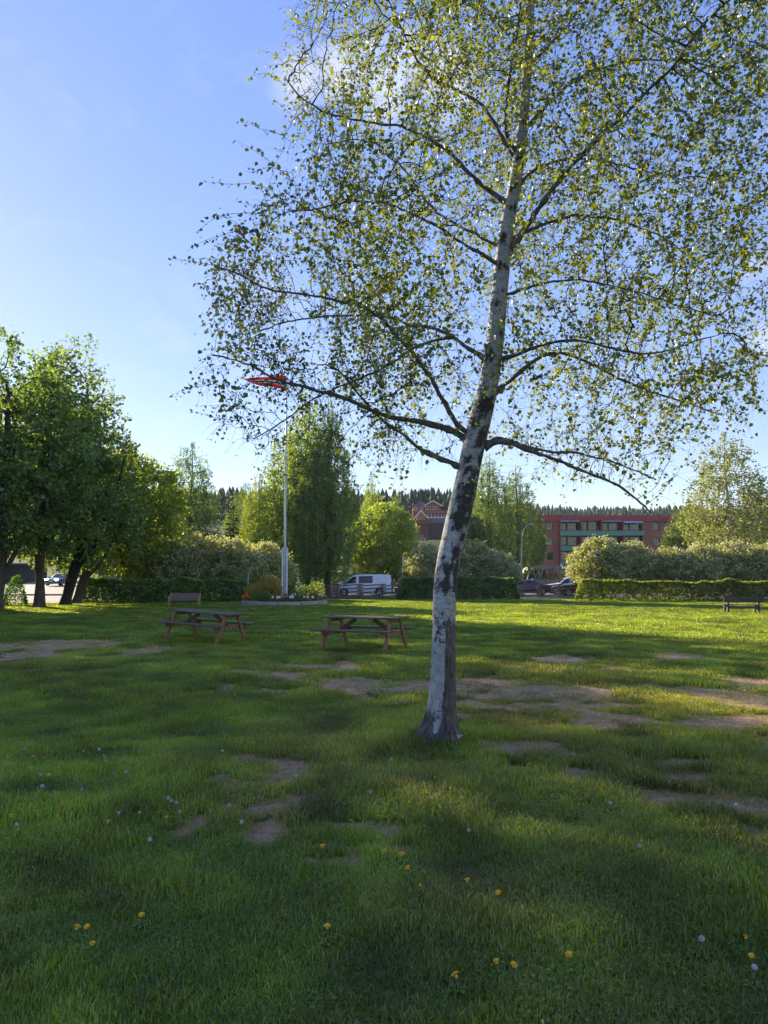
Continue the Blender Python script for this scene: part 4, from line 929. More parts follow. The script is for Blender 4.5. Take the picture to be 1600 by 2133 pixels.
# ------------------------------------------------------------------ forest on the hills
def conifer(r, h, rb):
    V = []; F = []; n = 8; nl = 7
    for j in range(nl):
        f = j / nl; z0 = h * (.10 + .86 * f); z1 = min(h, z0 + h * .24); R_ = rb * (1 - f) ** .85 * 1.0 + .012; b = len(V); ph = r.random() * 6
        for k in range(n):
            a = 6.283 * k / n + ph; q = R_ * (r.uniform(.85, 1.3) if k % 2 else r.uniform(.3, .5)); V.append((q * math.cos(a), q * math.sin(a), z0 - q * .35 + r.normal(0, .008) * h))
        V.append((0, 0, z1)); F += [(b + k, b + (k + 1) % n, b + n) for k in range(n)]
    return np.array(V), np.array(F)
def puff(r, h, rb):
    V = []; F = []
    for j in range(34):
        a = r.random() * 6.283; zz = r.uniform(.25, 1) * h; R_ = rb * math.sqrt(max(0.05, 1 - ((zz / h - .55) / .5) ** 2)) * r.uniform(.6, 1); c = np.array([R_ * math.cos(a), R_ * math.sin(a), zz])
        b = len(V); s = rb * r.uniform(.3, .5)
        for q in range(4): V.append(tuple(c + unit(r.normal(size=(1, 3)))[0] * s))
        F += [(b, b + 1, b + 2), (b, b + 2, b + 3), (b, b + 1, b + 3), (b + 1, b + 2, b + 3)]
    return np.array(V), np.array(F)
r = np.random.default_rng(101)
HOUSES_XY = [(at(892, 1100, 232).x, 232), (at(900, 1100, 188).x, 188)]
def forest(name, label, n, yr, kinds, matf, seed, hmul=1.0, col=(1, 1, 1), xr=None):
    r = np.random.default_rng(seed); tmpl = [kinds(r, *(1, .2)) for _ in range(6)]
    y = r.uniform(yr[0] ** 2, yr[1] ** 2, n) ** .5; x = r.uniform(-.57, .57, n) * y if xr is None else r.uniform(xr[0], xr[1], n) * y
    k = np.ones(n, bool)
    for hx, hy in HOUSES_XY: k &= ~((np.abs(x - hx) < 13 + (hy - y) * .1) & (y < hy + 9) & (y > hy - 50))
    x, y = x[k], y[k]; z = terr(x, y) + (fbm(x * .02, y * .02, 91, 3) - .5) * 9 * sstep(200, 320, y)
    VV, FF, TT = [], [], []; off = 0
    h = (7.5 + 4.5 * r.random(len(x)) ** 1.6) * hmul; w = h * r.uniform(.95, 1.5, len(x)); kk = r.integers(0, 6, len(x)); a = r.uniform(0, 6.283, len(x))
    for q in range(6):
        V0, F0 = tmpl[q]; s = np.where(kk == q)[0]; c, sn = np.cos(a[s])[:, None], np.sin(a[s])[:, None]
        Vx = (V0[None, :, 0] * c - V0[None, :, 1] * sn) * w[s][:, None] + x[s][:, None]; Vy = (V0[None, :, 0] * sn + V0[None, :, 1] * c) * w[s][:, None] + y[s][:, None]
        Vz = V0[None, :, 2] * h[s][:, None] + z[s][:, None] - .5
        VV.append(np.stack([Vx, Vy, Vz], -1).reshape(-1, 3)); FF.append((F0[None] + (np.arange(len(s)) * len(V0))[:, None, None]).reshape(-1, 3) + off); off += len(s) * len(V0)
        TT.append(np.repeat(np.clip(r.normal(.45, .22, len(s)), 0, 1), len(V0)))
    ob = new_obj(name, mesh_np(name, np.concatenate(VV), [np.concatenate(FF)], {'tint': np.concatenate(TT)}), None, matf); ob.color = (*col, 1)
    return tag(ob, label, 'forest', kind='stuff')
forest('spruce_forest', 'dark spruce forest covering the hills', 9500, (243, 560), conifer, NEEDLE, 3, 1.0, (1.1, 1.15, 1.15))
forest('broadleaf_wood', 'pale green broadleaf trees along the foot of the hill', 420, (170, 330), puff, LEAF_GREEN, 8, .62, (1.1, 1.1, .9), (.16, .5))
forest('mixed_wood', 'lighter broadleaf trees mixed into the hill forest', 1100, (300, 560), puff, LEAF_GREEN, 12, .85, (.55, .6, .5))

# ------------------------------------------------------------------ brick apartment block
BRICK, tB_, oB_ = mk('red_brick')
tc = N(tB_, 'ShaderNodeTexCoord'); mp = N(tB_, 'ShaderNodeMapping'); mp.inputs['Rotation'].default_value = (math.pi / 2, 0, 0); tB_.links.new(tc.outputs['Object'], mp.inputs[0])
br = N(tB_, 'ShaderNodeTexBrick'); br.inputs['Scale'].default_value = 1; br.inputs['Brick Width'].default_value = .25; br.inputs['Row Height'].default_value = .075; br.inputs['Mortar Size'].default_value = .008
br.inputs['Color1'].default_value = (.46, .145, .08, 1); br.inputs['Color2'].default_value = (.37, .115, .07, 1); br.inputs['Mortar'].default_value = (.22, .16, .13, 1)
tB_.links.new(mp.outputs[0], br.inputs[0]); b = N(tB_, 'ShaderNodeBsdfPrincipled', Roughness=.85)
nn = N(tB_, 'ShaderNodeTexNoise', Scale=.5, Detail=6.0); tB_.links.new(tc.outputs['Object'], nn.inputs[0]); rp = ramp(tB_, nn.outputs['Fac'], [(.3, (.8, .8, .8)), (.7, (1.1, 1.1, 1.1))])
mu = N(tB_, 'ShaderNodeMixRGB', blend_type='MULTIPLY'); mu.inputs[0].default_value = 1; tB_.links.new(br.outputs['Color'], mu.inputs[1]); tB_.links.new(rp.outputs[0], mu.inputs[2])
tB_.links.new(mu.outputs[0], b.inputs['Base Color']); tB_.links.new(b.outputs[0], oB_.inputs[0])
GLASS = glassmat('window_glass'); CARGLASS = glassmat('car_glass', (.012, .016, .02), .04)
REDPAINT = surf('red_paint', (.34, .05, .055), .6, .12, 3); GREENP = surf('green_panel', (.08, .32, .22), .55, .08, 2); WHITEP = surf('white_paint', (.72, .71, .69), .55, .06, 3, dirt=(.5, .48, .44))
DARKF = surf('dark_frame', (.06, .02, .025), .6, .1, 4); CURT = surf('curtain', (.45, .43, .38), .9, .25, 6, stretch=(8, 1, 1)); CONC = surf('concrete', (.33, .31, .28), .9, .15, 3, .2, 30)
GREYAWN = surf('awning_grey', (.33, .36, .42), .8, .1, 4); DARKIN = surf('dark_interior', (.02, .02, .022), .8, .3, 2)
def wall_openings(b, x0, x1, z0, z1, y, th, ops):
    xs_ = sorted({x0, x1, *[o_[0] for o_ in ops], *[o_[1] for o_ in ops]}); zs_ = sorted({z0, z1, *[o_[2] for o_ in ops], *[o_[3] for o_ in ops]})
    for i in range(len(xs_) - 1):
        for j in range(len(zs_) - 1):
            cx, cz = (xs_[i] + xs_[i + 1]) / 2, (zs_[j] + zs_[j + 1]) / 2
            if any(o_[0] < cx < o_[1] and o_[2] < cz < o_[3] for o_ in ops): continue
            b.box((cx, y + th / 2, cz), (xs_[i + 1] - xs_[i], th, zs_[j + 1] - zs_[j]))
def window(parent, x0, x1, z0, z1, y, mat_f, bar=False):
    f = MB(); w = .09; xm, zm = (x0 + x1) / 2, (z0 + z1) / 2
    f.box((x0 + w / 2, y, zm), (w, .08, z1 - z0)); f.box((x1 - w / 2, y, zm), (w, .08, z1 - z0)); f.box((xm, y, z0 + w / 2), (x1 - x0 - 2 * w, .08, w)); f.box((xm, y, z1 - w / 2), (x1 - x0 - 2 * w, .08, w))
    if bar: f.box((xm, y, zm), (.07, .08, z1 - z0 - 2 * w))
    wo = f.build('window', mat_f, parent); g = MB(); g.box((xm, y + .03, zm), (x1 - x0 - 2 * w, .02, z1 - z0 - 2 * w)); g.build('pane', GLASS, wo); return wo
YB = 133.0; px2x = lambda p: X(p, YB)
zrow = lambda py: at(1200, py, YB).z
bl = empty('apartment_block', (px2x(1340), YB, 1.45), 0, 'red brick apartment block with green balcony fronts', 'building')
ox, oz = px2x(1340), 1.45
xa, xb, xc, xd, xe = px2x(1113) - ox, px2x(1166) - ox, px2x(1341) - ox, px2x(1446) - ox, px2x(1660) - ox
ztop = zrow(1074) - oz; zfas = zrow(1086) - oz
flo = [(zrow(a) - oz, zrow(b_) - oz) for a, b_ in ((1105, 1089), (1136, 1120), (1167, 1151))]
z1 = zrow(1180) - oz
def wins(plist): return [(px2x(a) - ox, px2x(b_) - ox, lo, hi) for a, b_ in plist for lo, hi in flo]
WL, WR = [(1117, 1131), (1140, 1154)], [(1363, 1377), (1388, 1402), (1414, 1428)]
w = MB(); wall_openings(w, xa, xb, z1, zfas, 0, .3, wins(WL)); wall_openings(w, xc, xd, z1, zfas, 0, .3, wins(WR)); w.box(((xa + xe) / 2, 8, (z1 + zfas) / 2), (xe - xa, 12, zfas - z1)); w.build('wall', BRICK, bl)
for q in wins(WL) + wins(WR): window(bl, q[0], q[1], q[2], q[3], .12, DARKF)
for q in wins(WL) + wins(WR):
    c = MB(); c.box(((q[0] + q[1]) / 2, .25, (q[2] + q[3]) / 2), (q[1] - q[0], .02, q[3] - q[2])); c.build('curtain', CURT, bl)
rf = MB(); rf.box(((xa + xe) / 2, 6.8, (ztop + zfas) / 2), (xe - xa + .6, 14.6, ztop - zfas)); rf.build('roof_fascia', REDPAINT, bl)
gf = MB(); gf.box(((xa + xe) / 2, 6.7, z1 / 2), (xe - xa, 12, z1)); gf.build('ground_floor', WHITEP, bl)
cn = MB(); cn.box(((xa + xb) / 2 + 4, -.5, z1 - .12), (xb - xa + 9, 2.4, .22)); cn.build('canopy', CONC, bl)
for a, b_ in ((1072, 1094), (1101, 1108), (1112, 1122), (1126, 1140), (1144, 1160), (1170, 1200), (1240, 1262), (1292, 1340), (1400, 1445), (1500, 1540)):
    window(bl, px2x(a) - ox if px2x(a) - ox > xa else xa, px2x(b_) - ox, .1, z1 - .55, .62, DARKF)
for base, wd in ((1166, 1341), (1446, 1620)):
    nu = 4; X0, X1 = px2x(base) - ox, px2x(wd) - ox; un = (X1 - X0) / nu
    for lv, (lo, hi) in enumerate(flo):
        zb = lo - .15 - (zrow(1107) - zrow(1117)) ; zt = lo - .15
        s = MB(); s.box(((X0 + X1) / 2, -.05, zb + .05), (X1 - X0, 1.9, .16)); s.build('balcony_slab', REDPAINT, bl)
        for u in range(nu):
            p = MB(); p.box((X0 + un * (u + .5), -1.0, (zb + zt) / 2 + .04), (un - .03, .06, zt - zb - .1)); po = p.build('balcony_front', GREENP, bl)
            q = MB(); q.box((X0 + un * (u + .5), -1.0, zt + .12), (un - .02, .12, .14)); q.build('rail', REDPAINT, po)
            window(bl, X0 + un * u + .5, X0 + un * u + un * .42, zb + .35, hi + .25, .72, DARKF); window(bl, X0 + un * u + un * .44, X0 + un * (u + 1) - .25, zb + .9, hi + .25, .74, DARKF)
            cu = MB(); cu.box((X0 + un * u + .38, .68, (lo + hi) / 2), (.42, .03, hi - lo + .7)); cu.build('curtain', CURT, bl)
            d = MB(); d.box((X0 + un * u + .06, -.45, (zb + hi) / 2 + .3), (.14, 1.1, hi - zb + .45)); d.build('divider', REDPAINT, bl)
            if lv == 0 and u in (0, 2, 3):
                a_ = MB(); a_.beam((X0 + un * (u + .5), -.1, hi + .42), (X0 + un * (u + .5), -1.25, hi + .12 - (.25 if u == 3 else 0)), un - .2, .05); a_.build('awning', GREYAWN, bl)

# houses on the slope
def gable_house(name, px, y, zpy, wid, dep, wallh, roofh, label, wallc, roofc, deck=None):
    c = at(px, zpy, y); e = empty(name, (c.x, y, c.z), 0, label, 'house', 'houses on the slope'); hw = wid / 2
    b = MB(); b.box((0, dep / 2, wallh / 2 - 1.5), (wid, dep, wallh + 3)); b.prism([(-hw, wallh), (hw, wallh), (0, wallh + roofh)], 0.0, dep); b.build('wall', wallc, e)
    ro = MB()
    for s in (-1, 1):
        ro.beam((s * (hw + .55), dep / 2, wallh - .55 * roofh / hw + .12), (0, dep / 2, wallh + roofh + .12), dep + 1.2, .16, up=(0, 0, 1))
    ro.build('roof', roofc, e)
    vg = MB()
    for s in (-1, 1): vg.beam((s * (hw + .6), -.66, wallh - .6 * roofh / hw + .06), (0, -.66, wallh + roofh + .08), .05, .28)
    vg.build('bargeboard', WHITEP, e)
    return e
REDH = surf('red_cladding', (.30, .06, .04), .8, .15, 4, .2, 20, stretch=(6, 1, 1)); SLATE = surf('slate', (.10, .11, .13), .7, .2, 3); OCHRE = surf('ochre_cladding', (.42, .25, .09), .8, .12, 4); BROWNC = surf('brown_cladding', (.13, .055, .045), .8, .2, 4, stretch=(5, 1, 1)); REDTILE = surf('red_tile', (.26, .075, .055), .8, .2, 4)
h = gable_house('house', 902, 232, 1072, 4.8, 9, 2.9, 1.35, 'red gabled house with white veranda rail on the hillside', REDH, SLATE)
w = MB(); w.box((-3.9, 5.0, .4), (4.6, 8, 4.6)); w.build('wing', REDH, h)
w = MB(); w.prism([(-7.0, 2.6), (-1.4, 2.6), (-3.6, 4.4)], 1, 9.4); w.build('wing_roof', SLATE, h)
for q in (-2.0, -1.0, .2, 1.0): window(h, q - .35, q + .35, 1.6, 2.6, -.02, WHITEP)
for q in (-5.4, -3.4): window(h, q - .3, q + .3, 1.5, 2.5, .9, WHITEP)
d = MB(); d.box((-1.2, -1.0, .75), (10.5, 2.2, .9)); d.build('deck_front', REDH, h)
for k in range(7):
    p = MB(); p.box((-2.7 + k * 1.05, -2.0, -.85), (.16, .16, 2.2)); p.build('post', WHITEP, h)
d = MB(); d.box((.45, -1.95, -1.2), (6.3, .06, .5)); d.build('veranda_rail', WHITEP, h)
d = MB(); d.box((-.2, .3, -1.2), (7.5, .5, 3.0)); d.build('lower_wall', SLATE, h)
h2 = gable_house('house', 877, 186, 1087, 2.2, 7, 1.5, 1.25, 'small ochre-gabled house above a brown balcony on the slope', OCHRE, SLATE)
d = MB(); d.box((.5, -1.2, -.2), (3.6, 1.6, 1.15)); d.build('balcony', BROWNC, h2)
d = MB(); d.box((3.6, 3, .2), (5, 6, 1.6)); d.build('side_roof', SLATE, h2)
d = MB(); d.box((3.4, 1.0, -2.4), (5, 4, 4)); d.build('lower_storey', DARKIN, h2)
for k in range(5):
    p = MB(); p.box((-.6 + k * .55, -1.0, -2.7), (.4, .3, 4.2)); p.build('board', BROWNC, h2)
h3 = gable_house('house', 846, 250, 1072, 6, 8, 1.6, 1.4, 'house with a red tiled roof peeping out beside the round tree', REDH, REDTILE)

def low_building(name, px0, px1, y, py_top, label, wallc, roofc, cat='building', nwin=0, base=None):
    x0, x1 = X(px0, y), X(px1, y); zb = tz((x0 + x1) / 2, y) - .2 if base is None else base; zt = at(px0, py_top, y).z
    e = empty(name, ((x0 + x1) / 2, y, zb), 0, label, cat); W_ = x1 - x0; H_ = zt - zb
    b = MB(); b.box((0, 3, H_ / 2), (W_, 6, H_)); b.build('wall', wallc, e)
    b = MB(); b.box((0, 3, H_ + .09), (W_ + .7, 6.8, .18)); b.build('roof', roofc, e)
    for k in range(nwin):
        xx = -W_ / 2 + W_ * (k + .5) / nwin; window(e, xx - .6, xx + .6, H_ * .38, H_ * .82, -.03, DARKF)
    return e
low_building('white_house', 868, 928, 112, 1152, 'white house half hidden behind the grey flowering bush', WHITEP, SLATE, 'house', 2)
low_building('garage', 985, 1064, 114, 1186, 'low white garage behind the dark middle hedge', WHITEP, SLATE, 'garage', 2)
low_building('carport', -60, 55, 98, 1176, 'dark low carport behind the leftmost trunks', DARKIN, SLATE, 'carport')
low_building('shelter', 122, 150, 128, 1178, 'dark roadside shelter behind the oncoming car', surf('shelter_blue', (.05, .06, .10), .6, .2, 4), SLATE, 'shelter')
low_building('blue_shed', 556, 603, 76, 1192, 'dark blue shed behind the bushes left of the flagpole', surf('shed_blue', (.03, .04, .10), .7, .2, 4, stretch=(8, 1, 1)), SLATE, 'shed')
low_building('grey_building', 205, 548, 112, 1177, 'long low grey-blue building seen through the bushes', surf('grey_blue_wall', (.17, .20, .25), .8, .15, 2), SLATE, 'building', 9)

# pale slatted fence behind the flagpole trees
sf = empty('slatted_fence', (X(632, 84), 84, tz(X(632, 84), 84)), 0, 'pale slatted fence seen between the weeping birch trunks', 'fence')
SILV = surf('silver_wood', (.42, .42, .40), .7, .2, 6, .2, 30)
for k in range(5):
    b = MB(); b.box((0, 0, .25 + k * .27), (5.6, .03, .14)); b.build('slat', SILV, sf)
for k in (-2.7, 0, 2.7):
    b = MB(); b.box((k, .06, .7), (.09, .09, 1.5)); b.build('post', SILV, sf)

# retaining wall of the playground terrace, blocks laid in courses
STONE = surf('wall_stone', (.30, .24, .18), .9, .3, 3, .4, 20)
rw = empty('retaining_wall', (X(1150, 92), 92.0, 0), 0, 'beige stone wall behind the parked cars', 'wall')
x0, x1 = X(1040, 92) - X(1150, 92), X(1420, 92) - X(1150, 92)
bs = MB(); bs.box((0, 0, 0), (.58, .34, .33)); bme = bs.mesh('stone', .02); bme.materials.append(STONE); r = np.random.default_rng(8); xx = x0
row = 0
for row in range(2, 4):
    xx = x0 + (row % 2) * .3
    while xx < x1:
        s = r.uniform(.9, 1.35); ob = bpy.data.objects.new('stone', bme); COL.objects.link(ob); ob.parent = rw; ob.location = (xx + .3 * s, r.normal(0, .012), .2 + row * .345); ob.scale = (s, 1, 1); xx += .60 * s
bk = MB(); bk.box(((x0 + x1) / 2, .1, .44), (x1 - x0, .3, .88)); bk.build('lower_courses', STONE, rw)

# ------------------------------------------------------------------ playground
WOODP = surf('play_wood', (.36, .30, .24), .8, .25, 8, .2, 30); BLUER = surf('blue_roof', (.03, .05, .14), .5, .1, 4); ORANGE = surf('orange_panel', (.38, .10, .05), .6, .1, 4)
ys_ = 103.0; zs_ = tz(20, ys_)
sw = empty('swing_set', (X(1133, ys_), ys_, zs_), 0, 'wooden A-frame swing set in front of the brick block', 'swing set')
for k in (-1.7, 0, 1.7):
    for s in (-1, 1):
        b = MB(); b.beam((k + s * .7, s * .3, 0), (k + s * .03, 0, 1.75), .12, .12); b.build('leg', WOODP, sw)
b = MB(); b.beam((-1.9, 0, 1.78), (1.9, 0, 1.78), .14, .14); b.build('top_beam', WOODP, sw)
for k in (-.85, .85):
    b = MB(); b.box((k, 0, .45), (.45, .2, .04)); so_ = b.build('seat', DARKIN, sw)
    for s in (-.2, .2):
        b = MB(); b.beam((k + s, 0, .47), (k + s, 0, 1.72), .025, .025); b.build('chain', SILV, so_)
ph = empty('playhouse', (X(1176, ys_), ys_, zs_), 0, 'small playhouse with dark blue pitched roof beside the swings', 'playhouse')
for sx_ in (-.6, .6):
    for sy_ in (-.5, .5):
        b = MB(); b.box((sx_, sy_, .8), (.1, .1, 1.6)); b.build('post', WOODP, ph)
b = MB(); b.box((.1, -.52, .35), (1.1, .06, .6)); b.build('lower_panel', ORANGE, ph)
b = MB(); b.box((.35, -.53, .95), (.6, .05, .5)); b.build('white_panel', WHITEP, ph)
b = MB()
for s in (-1, 1): b.beam((s * .85, 0, 1.45), (0, 0, 2.15), 1.35, .06)
b.build('roof', BLUER, ph)
sl_ = empty('climbing_panel', (X(1154, ys_ - 1), ys_ - 1, zs_), 0, 'red-brown climbing panel with round hole beside the playhouse', 'play panel')
b = MB(); n_ = 14
ring = [(math.cos(6.283 * k / n_) * .32, math.sin(6.283 * k / n_) * .32 + .62) for k in range(n_)]; outer = [(math.cos(6.283 * k / n_) * .62 * (1 if abs(math.sin(6.283 * k / n_)) < .8 else 1.0), math.sin(6.283 * k / n_) * .6 + .62) for k in range(n_)]
vs = [(x, 0, z) for x, z in ring] + [(x, 0, z) for x, z in outer] + [(x, .08, z) for x, z in ring] + [(x, .08, z) for x, z in outer]
fs = []
for k in range(n_):
    k2 = (k + 1) % n_; fs += [(k, k2, k2 + n_, k + n_), (k + 2 * n_, k + 3 * n_, k2 + 3 * n_, k2 + 2 * n_), (k + n_, k2 + n_, k2 + 3 * n_, k + 3 * n_), (k, k + 2 * n_, k2 + 2 * n_, k2)]
b.add(vs, fs); b.build('panel', ORANGE, sl_)
b = MB(); b.beam((-.75, .05, 0), (-.45, .05, 1.3), .1, .1); b.build('leg', ORANGE, sl_)

# ------------------------------------------------------------------ street lamp
STEEL = surf('galvanised', (.42, .39, .36), .45, .15, 5, metal=.5); yl = 98.0; zl = tz(18, yl)
lp = empty('street_lamp', (X(1087, yl), yl, zl), 0, 'tall street lamp with curved arm before the brick block', 'street lamp')
hL = at(1087, 1090, yl).z - zl
pts = [(0, 0, -.2), (0, 0, hL * .35), (.08, 0, hL * .6)] + [(.12 + 1.25 * (1 - math.cos(a)), 0, hL * .72 + hL * .265 * math.sin(a)) for a in np.linspace(0, 1.35, 9)]
b = MB(); b.tube(pts, [.10, .085, .075] + [.06] * 9, 10); b.build('pole', STEEL, lp)
b = MB(); e0 = Vector(pts[-1]); b.tube([e0 - Vector((.05, 0, .02)), e0 + Vector((.2, 0, .05)), e0 + Vector((.55, 0, .06)), e0 + Vector((.7, 0, .03))], [.06, .12, .11, .04], 10); hd = b.build('lamp_head', STEEL, lp)
b = MB(); b.box(e0 + Vector((.38, 0, -.05)), (.34, .16, .05)); b.build('lens', surf('lamp_lens', (.6, .6, .55), .3, .05, 3), hd)
for i, (px, y, py0, py1, lb) in enumerate([(840, 74, 1160, 1203, 'thin pale post beside the grey flowering bush'), (517, 54, 1194, 1215, 'thin pale post at the flagpole end of the left hedge')]):
    a_, c_ = at(px, py1, y), at(px, py0, y); b = MB(); b.tube([(a_.x, y, tz(a_.x, y) - .1), (a_.x, y, c_.z)], .04, 8); b.lathe([(0, .06), (.05, .05), (.06, 0), (.04, -.03)], 8, (a_.x, y, c_.z)); tag(b.build('post', SILV), lb, 'post', 'thin pale posts')

# ------------------------------------------------------------------ cars and the van
def paint(name, col, rough=.3): return surf(name, col, rough, .05, 2, spec=.5, coat=.6)
TYRE = surf('tyre', (.018, .018, .019), .85, .2, 20); RIM = surf('rim', (.45, .45, .46), .35, .1, 10, metal=.8); BLACKP = surf('black_plastic', (.02, .02, .022), .6, .2, 10)
TAIL = surf('tail_lamp', (.35, .02, .015), .25, .1, 5); CLEAR = surf('head_lamp', (.6, .62, .65), .15, .05, 5, spec=.8)
def emit(name, col, st):
    m_, t_, o_ = mk(name); e_ = N(t_, 'ShaderNodeEmission', Strength=st); e_.inputs[0].default_value = (*col, 1); t_.links.new(e_.outputs[0], o_.inputs[0]); return m_
def vehicle(name, loc, rz, label, cat, pm, st, wheels, wr, glass_side, roofglass=None, lamps_on=False, group=None, hw=.9, tail_z=.85, head_z=.7):
    """st: stations along x (nose at -x): (x, z_bottom, z_belt, z_top, half width at belt, half width at top)"""
    e = empty(name, loc, rz, label, cat, group)
    V = []; n = 10
    for (x, zb, zs, zt, wb, wt) in st:
        half = [(0, zb), (wb * .92, zb), (wb, zb + .18), (wb, (zb + zs) / 2 + .1), (wb * .985, zs), (wt, zt - .05), (wt * .86, zt), (0, zt + .015)]
        ring = half + [(-a, b_) for a, b_ in half[-2:0:-1]]
        V += [(x, a, b_) for a, b_ in ring]
    m_ = len(ring); fs = []
    for i in range(len(st) - 1):
        for k in range(m_): fs.append((i * m_ + k, i * m_ + (k + 1) % m_, (i + 1) * m_ + (k + 1) % m_, (i + 1) * m_ + k))
    fs.append(tuple(range(m_))); fs.append(tuple((len(st) - 1) * m_ + k for k in range(m_ - 1, -1, -1)))
    b = MB(); b.add(V, fs, True); body = b.build('body', pm, e)
    md = body.modifiers.new('s', 'EDGE_SPLIT'); md.split_angle = R(38)
    def side(x):   # belt z, top z, widths by interpolation
        xs_ = [s[0] for s in st]; return [float(np.interp(x, xs_, [s[k] for s in st])) for k in range(1, 6)]
    for (xa_, xb_, xa2, xb2, mt) in glass_side:      # bottom x range, top x range
        for s in (-1, 1):
            g = MB(); q = []
            for (x, f) in ((xa_, .06), (xb_, .06), (xb2, .9), (xa2, .9)):
                zb, zs, zt, wb, wt = side(x); q.append((x, s * ((wb * .985) * (1 - f) + wt * f + .012), zs + (zt - .05 - zs) * f))
            q2 = [(x, y - s * .02, z) for x, y, z in q]; g.add(q + q2, [(0, 1, 2, 3), (7, 6, 5, 4), (0, 4, 5, 1), (1, 5, 6, 2), (2, 6, 7, 3), (3, 7, 4, 0)]); g.build('side_window', mt, e)
    for (x0, x1, nm) in roofglass or []:   # windscreen / rear window lying between two stations
        zb, zs0, z0, w0, t0 = side(x0); zb, zs1, z1_, w1, t1 = side(x1); g = MB()
        d = .02; q = [(x0, -t0 * .84, z0 + d), (x0, t0 * .84, z0 + d), (x1, t1 * .82, z1_ + d), (x1, -t1 * .82, z1_ + d)]; q2 = [(x, y, z - .03) for x, y, z in q]
        g.add(q + q2, [(0, 1, 2, 3), (7, 6, 5, 4), (0, 4, 5, 1), (1, 5, 6, 2), (2, 6, 7, 3), (3, 7, 4, 0)]); g.build(nm, CARGLASS, e)
    for wx in wheels:
        for s in (-1, 1):
            hwx = side(wx)[3]
            ar = MB(); ar.add([(wx + math.cos(a) * wr * 1.18, s * (hwx + .006), wr + math.sin(a) * wr * 1.18) for a in np.linspace(-.35, math.pi + .35, 14)], [tuple(range(14))]); ar.build('wheel_arch', BLACKP, e)
            ty = MB(); prof = [(wr * .62, -.1), (wr * .96, -.1), (wr, -.06), (wr, .06), (wr * .96, .1), (wr * .62, .1)]
            ty.lathe(prof, 18); me = ty.mesh('wheel'); wo = new_obj('wheel', me, e, TYRE); wo.rotation_euler = (math.pi / 2, 0, 0); wo.location = (wx, s * (hwx - .06), wr)
            rm_ = MB(); rm_.lathe([(.0, .085), (wr * .2, .085), (wr * .25, .06), (wr * .55, .075), (wr * .63, .09), (wr * .63, -.09)], 18)
            for sp in range(6):
                a = sp * 1.047; rm_.box((math.cos(a) * wr * .4, math.sin(a) * wr * .4, .078), (.06, .06, .02))
            rm = rm_.build('rim', RIM, wo); rm.rotation_euler = (math.pi if s > 0 else 0, 0, 0)
    x0 = st[0][0]; xl = st[-1][0]; f1 = side(x0 + .12)
    for s in (-1, 1):
        q = MB(); q.box((x0 + .16, s * f1[3] * .74, head_z), (.3, .34, .16)); q.build('headlight', emit('lit_headlight', (1, .97, .9), 14) if lamps_on else CLEAR, e)
        q = MB(); q.box((xl - .08, s * side(xl - .1)[3] * .86, tail_z), (.2, .2, .22)); q.build('tail_light', TAIL, e)
        q = MB(); mx_ = [g_[0] for g_ in glass_side][0] + .22; q.box((mx_, s * (side(mx_)[3] + .11), side(mx_)[1] + .09), (.14, .2, .16)); q.build('mirror', BLACKP, e)
    q = MB(); q.box((x0 + .02, 0, st[0][1] + .16), (.1, f1[3] * 1.5, .18)); q.build('bumper', BLACKP, e)
    q = MB(); q.box((x0 - .035, 0, st[0][1] + .2), (.02, .52, .11)); q.build('number_plate', WHITEP, e)
    return e
def sedan_st(L=4.6, H=1.45, W=.9):
    k = L / 4.6; h = H / 1.45
    return [(-2.28 * k, .32, .60, .66, W * .72, W * .62), (-2.12 * k, .24, .68, .76, W * .9, W * .74), (-1.5 * k, .22, .80, .88, W * .98, W * .8), (-.95 * k, .21, .88, .96, W, W * .82), (-.25 * k, .2, .92, 1.36 * h, W, W * .66), (.2 * k, .2, .93, 1.45 * h, W, W * .65),
            (.8 * k, .2, .94, 1.42 * h, W, W * .64), (1.35 * k, .22, .95, 1.22 * h, W, W * .68), (1.75 * k, .24, .95, 1.02, W * .98, W * .78), (2.15 * k, .28, .9, .98, W * .93, W * .76), (2.3 * k, .36, .72, .84, W * .8, W * .66)]
def suv_st(H=1.68, W=.93):
    return [(-2.3, .36, .70, .80, W * .75, W * .62), (-2.12, .28, .82, .94, W * .93, W * .76), (-1.4, .26, .96, 1.04, W, W * .82), (-.95, .25, 1.02, 1.10, W, W * .82), (-.3, .25, 1.06, H - .1, W, W * .70), (.3, .25, 1.08, H, W, W * .70), (1.3, .25, 1.09, H - .03, W, W * .69), (1.9, .28, 1.08, H - .14, W * .98, W * .68), (2.25, .32, 1.04, 1.12, W * .93, W * .72), (2.32, .4, .8, .9, W * .85, W * .66)]
def van_st(W=.96):
    return [(-2.62, .34, .80, .92, W * .76, W * .62), (-2.48, .26, .92, 1.04, W * .92, W * .76), (-1.95, .24, 1.06, 1.18, W, W * .82), (-1.7, .24, 1.10, 1.26, W, W * .82), (-.85, .24, 1.12, 1.82, W, W * .80), (-.55, .24, 1.12, 1.90, W, W * .80),
            (.5, .24, 1.12, 1.94, W, W * .82), (2.3, .25, 1.12, 1.93, W, W * .82), (2.58, .28, 1.10, 1.86, W * .98, W * .80), (2.64, .34, 1.0, 1.5, W * .95, W * .8)]
SG = [(-1.0, .12, -.32, .12, CARGLASS), (.2, 1.15, .2, .95, CARGLASS)]
V_SIL = paint('silver_white_paint', (.62, .64, .68)); V_BLU = paint('dark_blue_paint', (.012, .02, .05)); V_BLK = paint('black_blue_paint', (.012, .014, .022)); V_WHT = paint('van_white', (.74, .75, .78)); V_GRY = paint('steel_blue_paint', (.10, .13, .2))
def pk(px, y, dz=.02): x = X(px, y); return (x, y, tz(x, y) + dz)
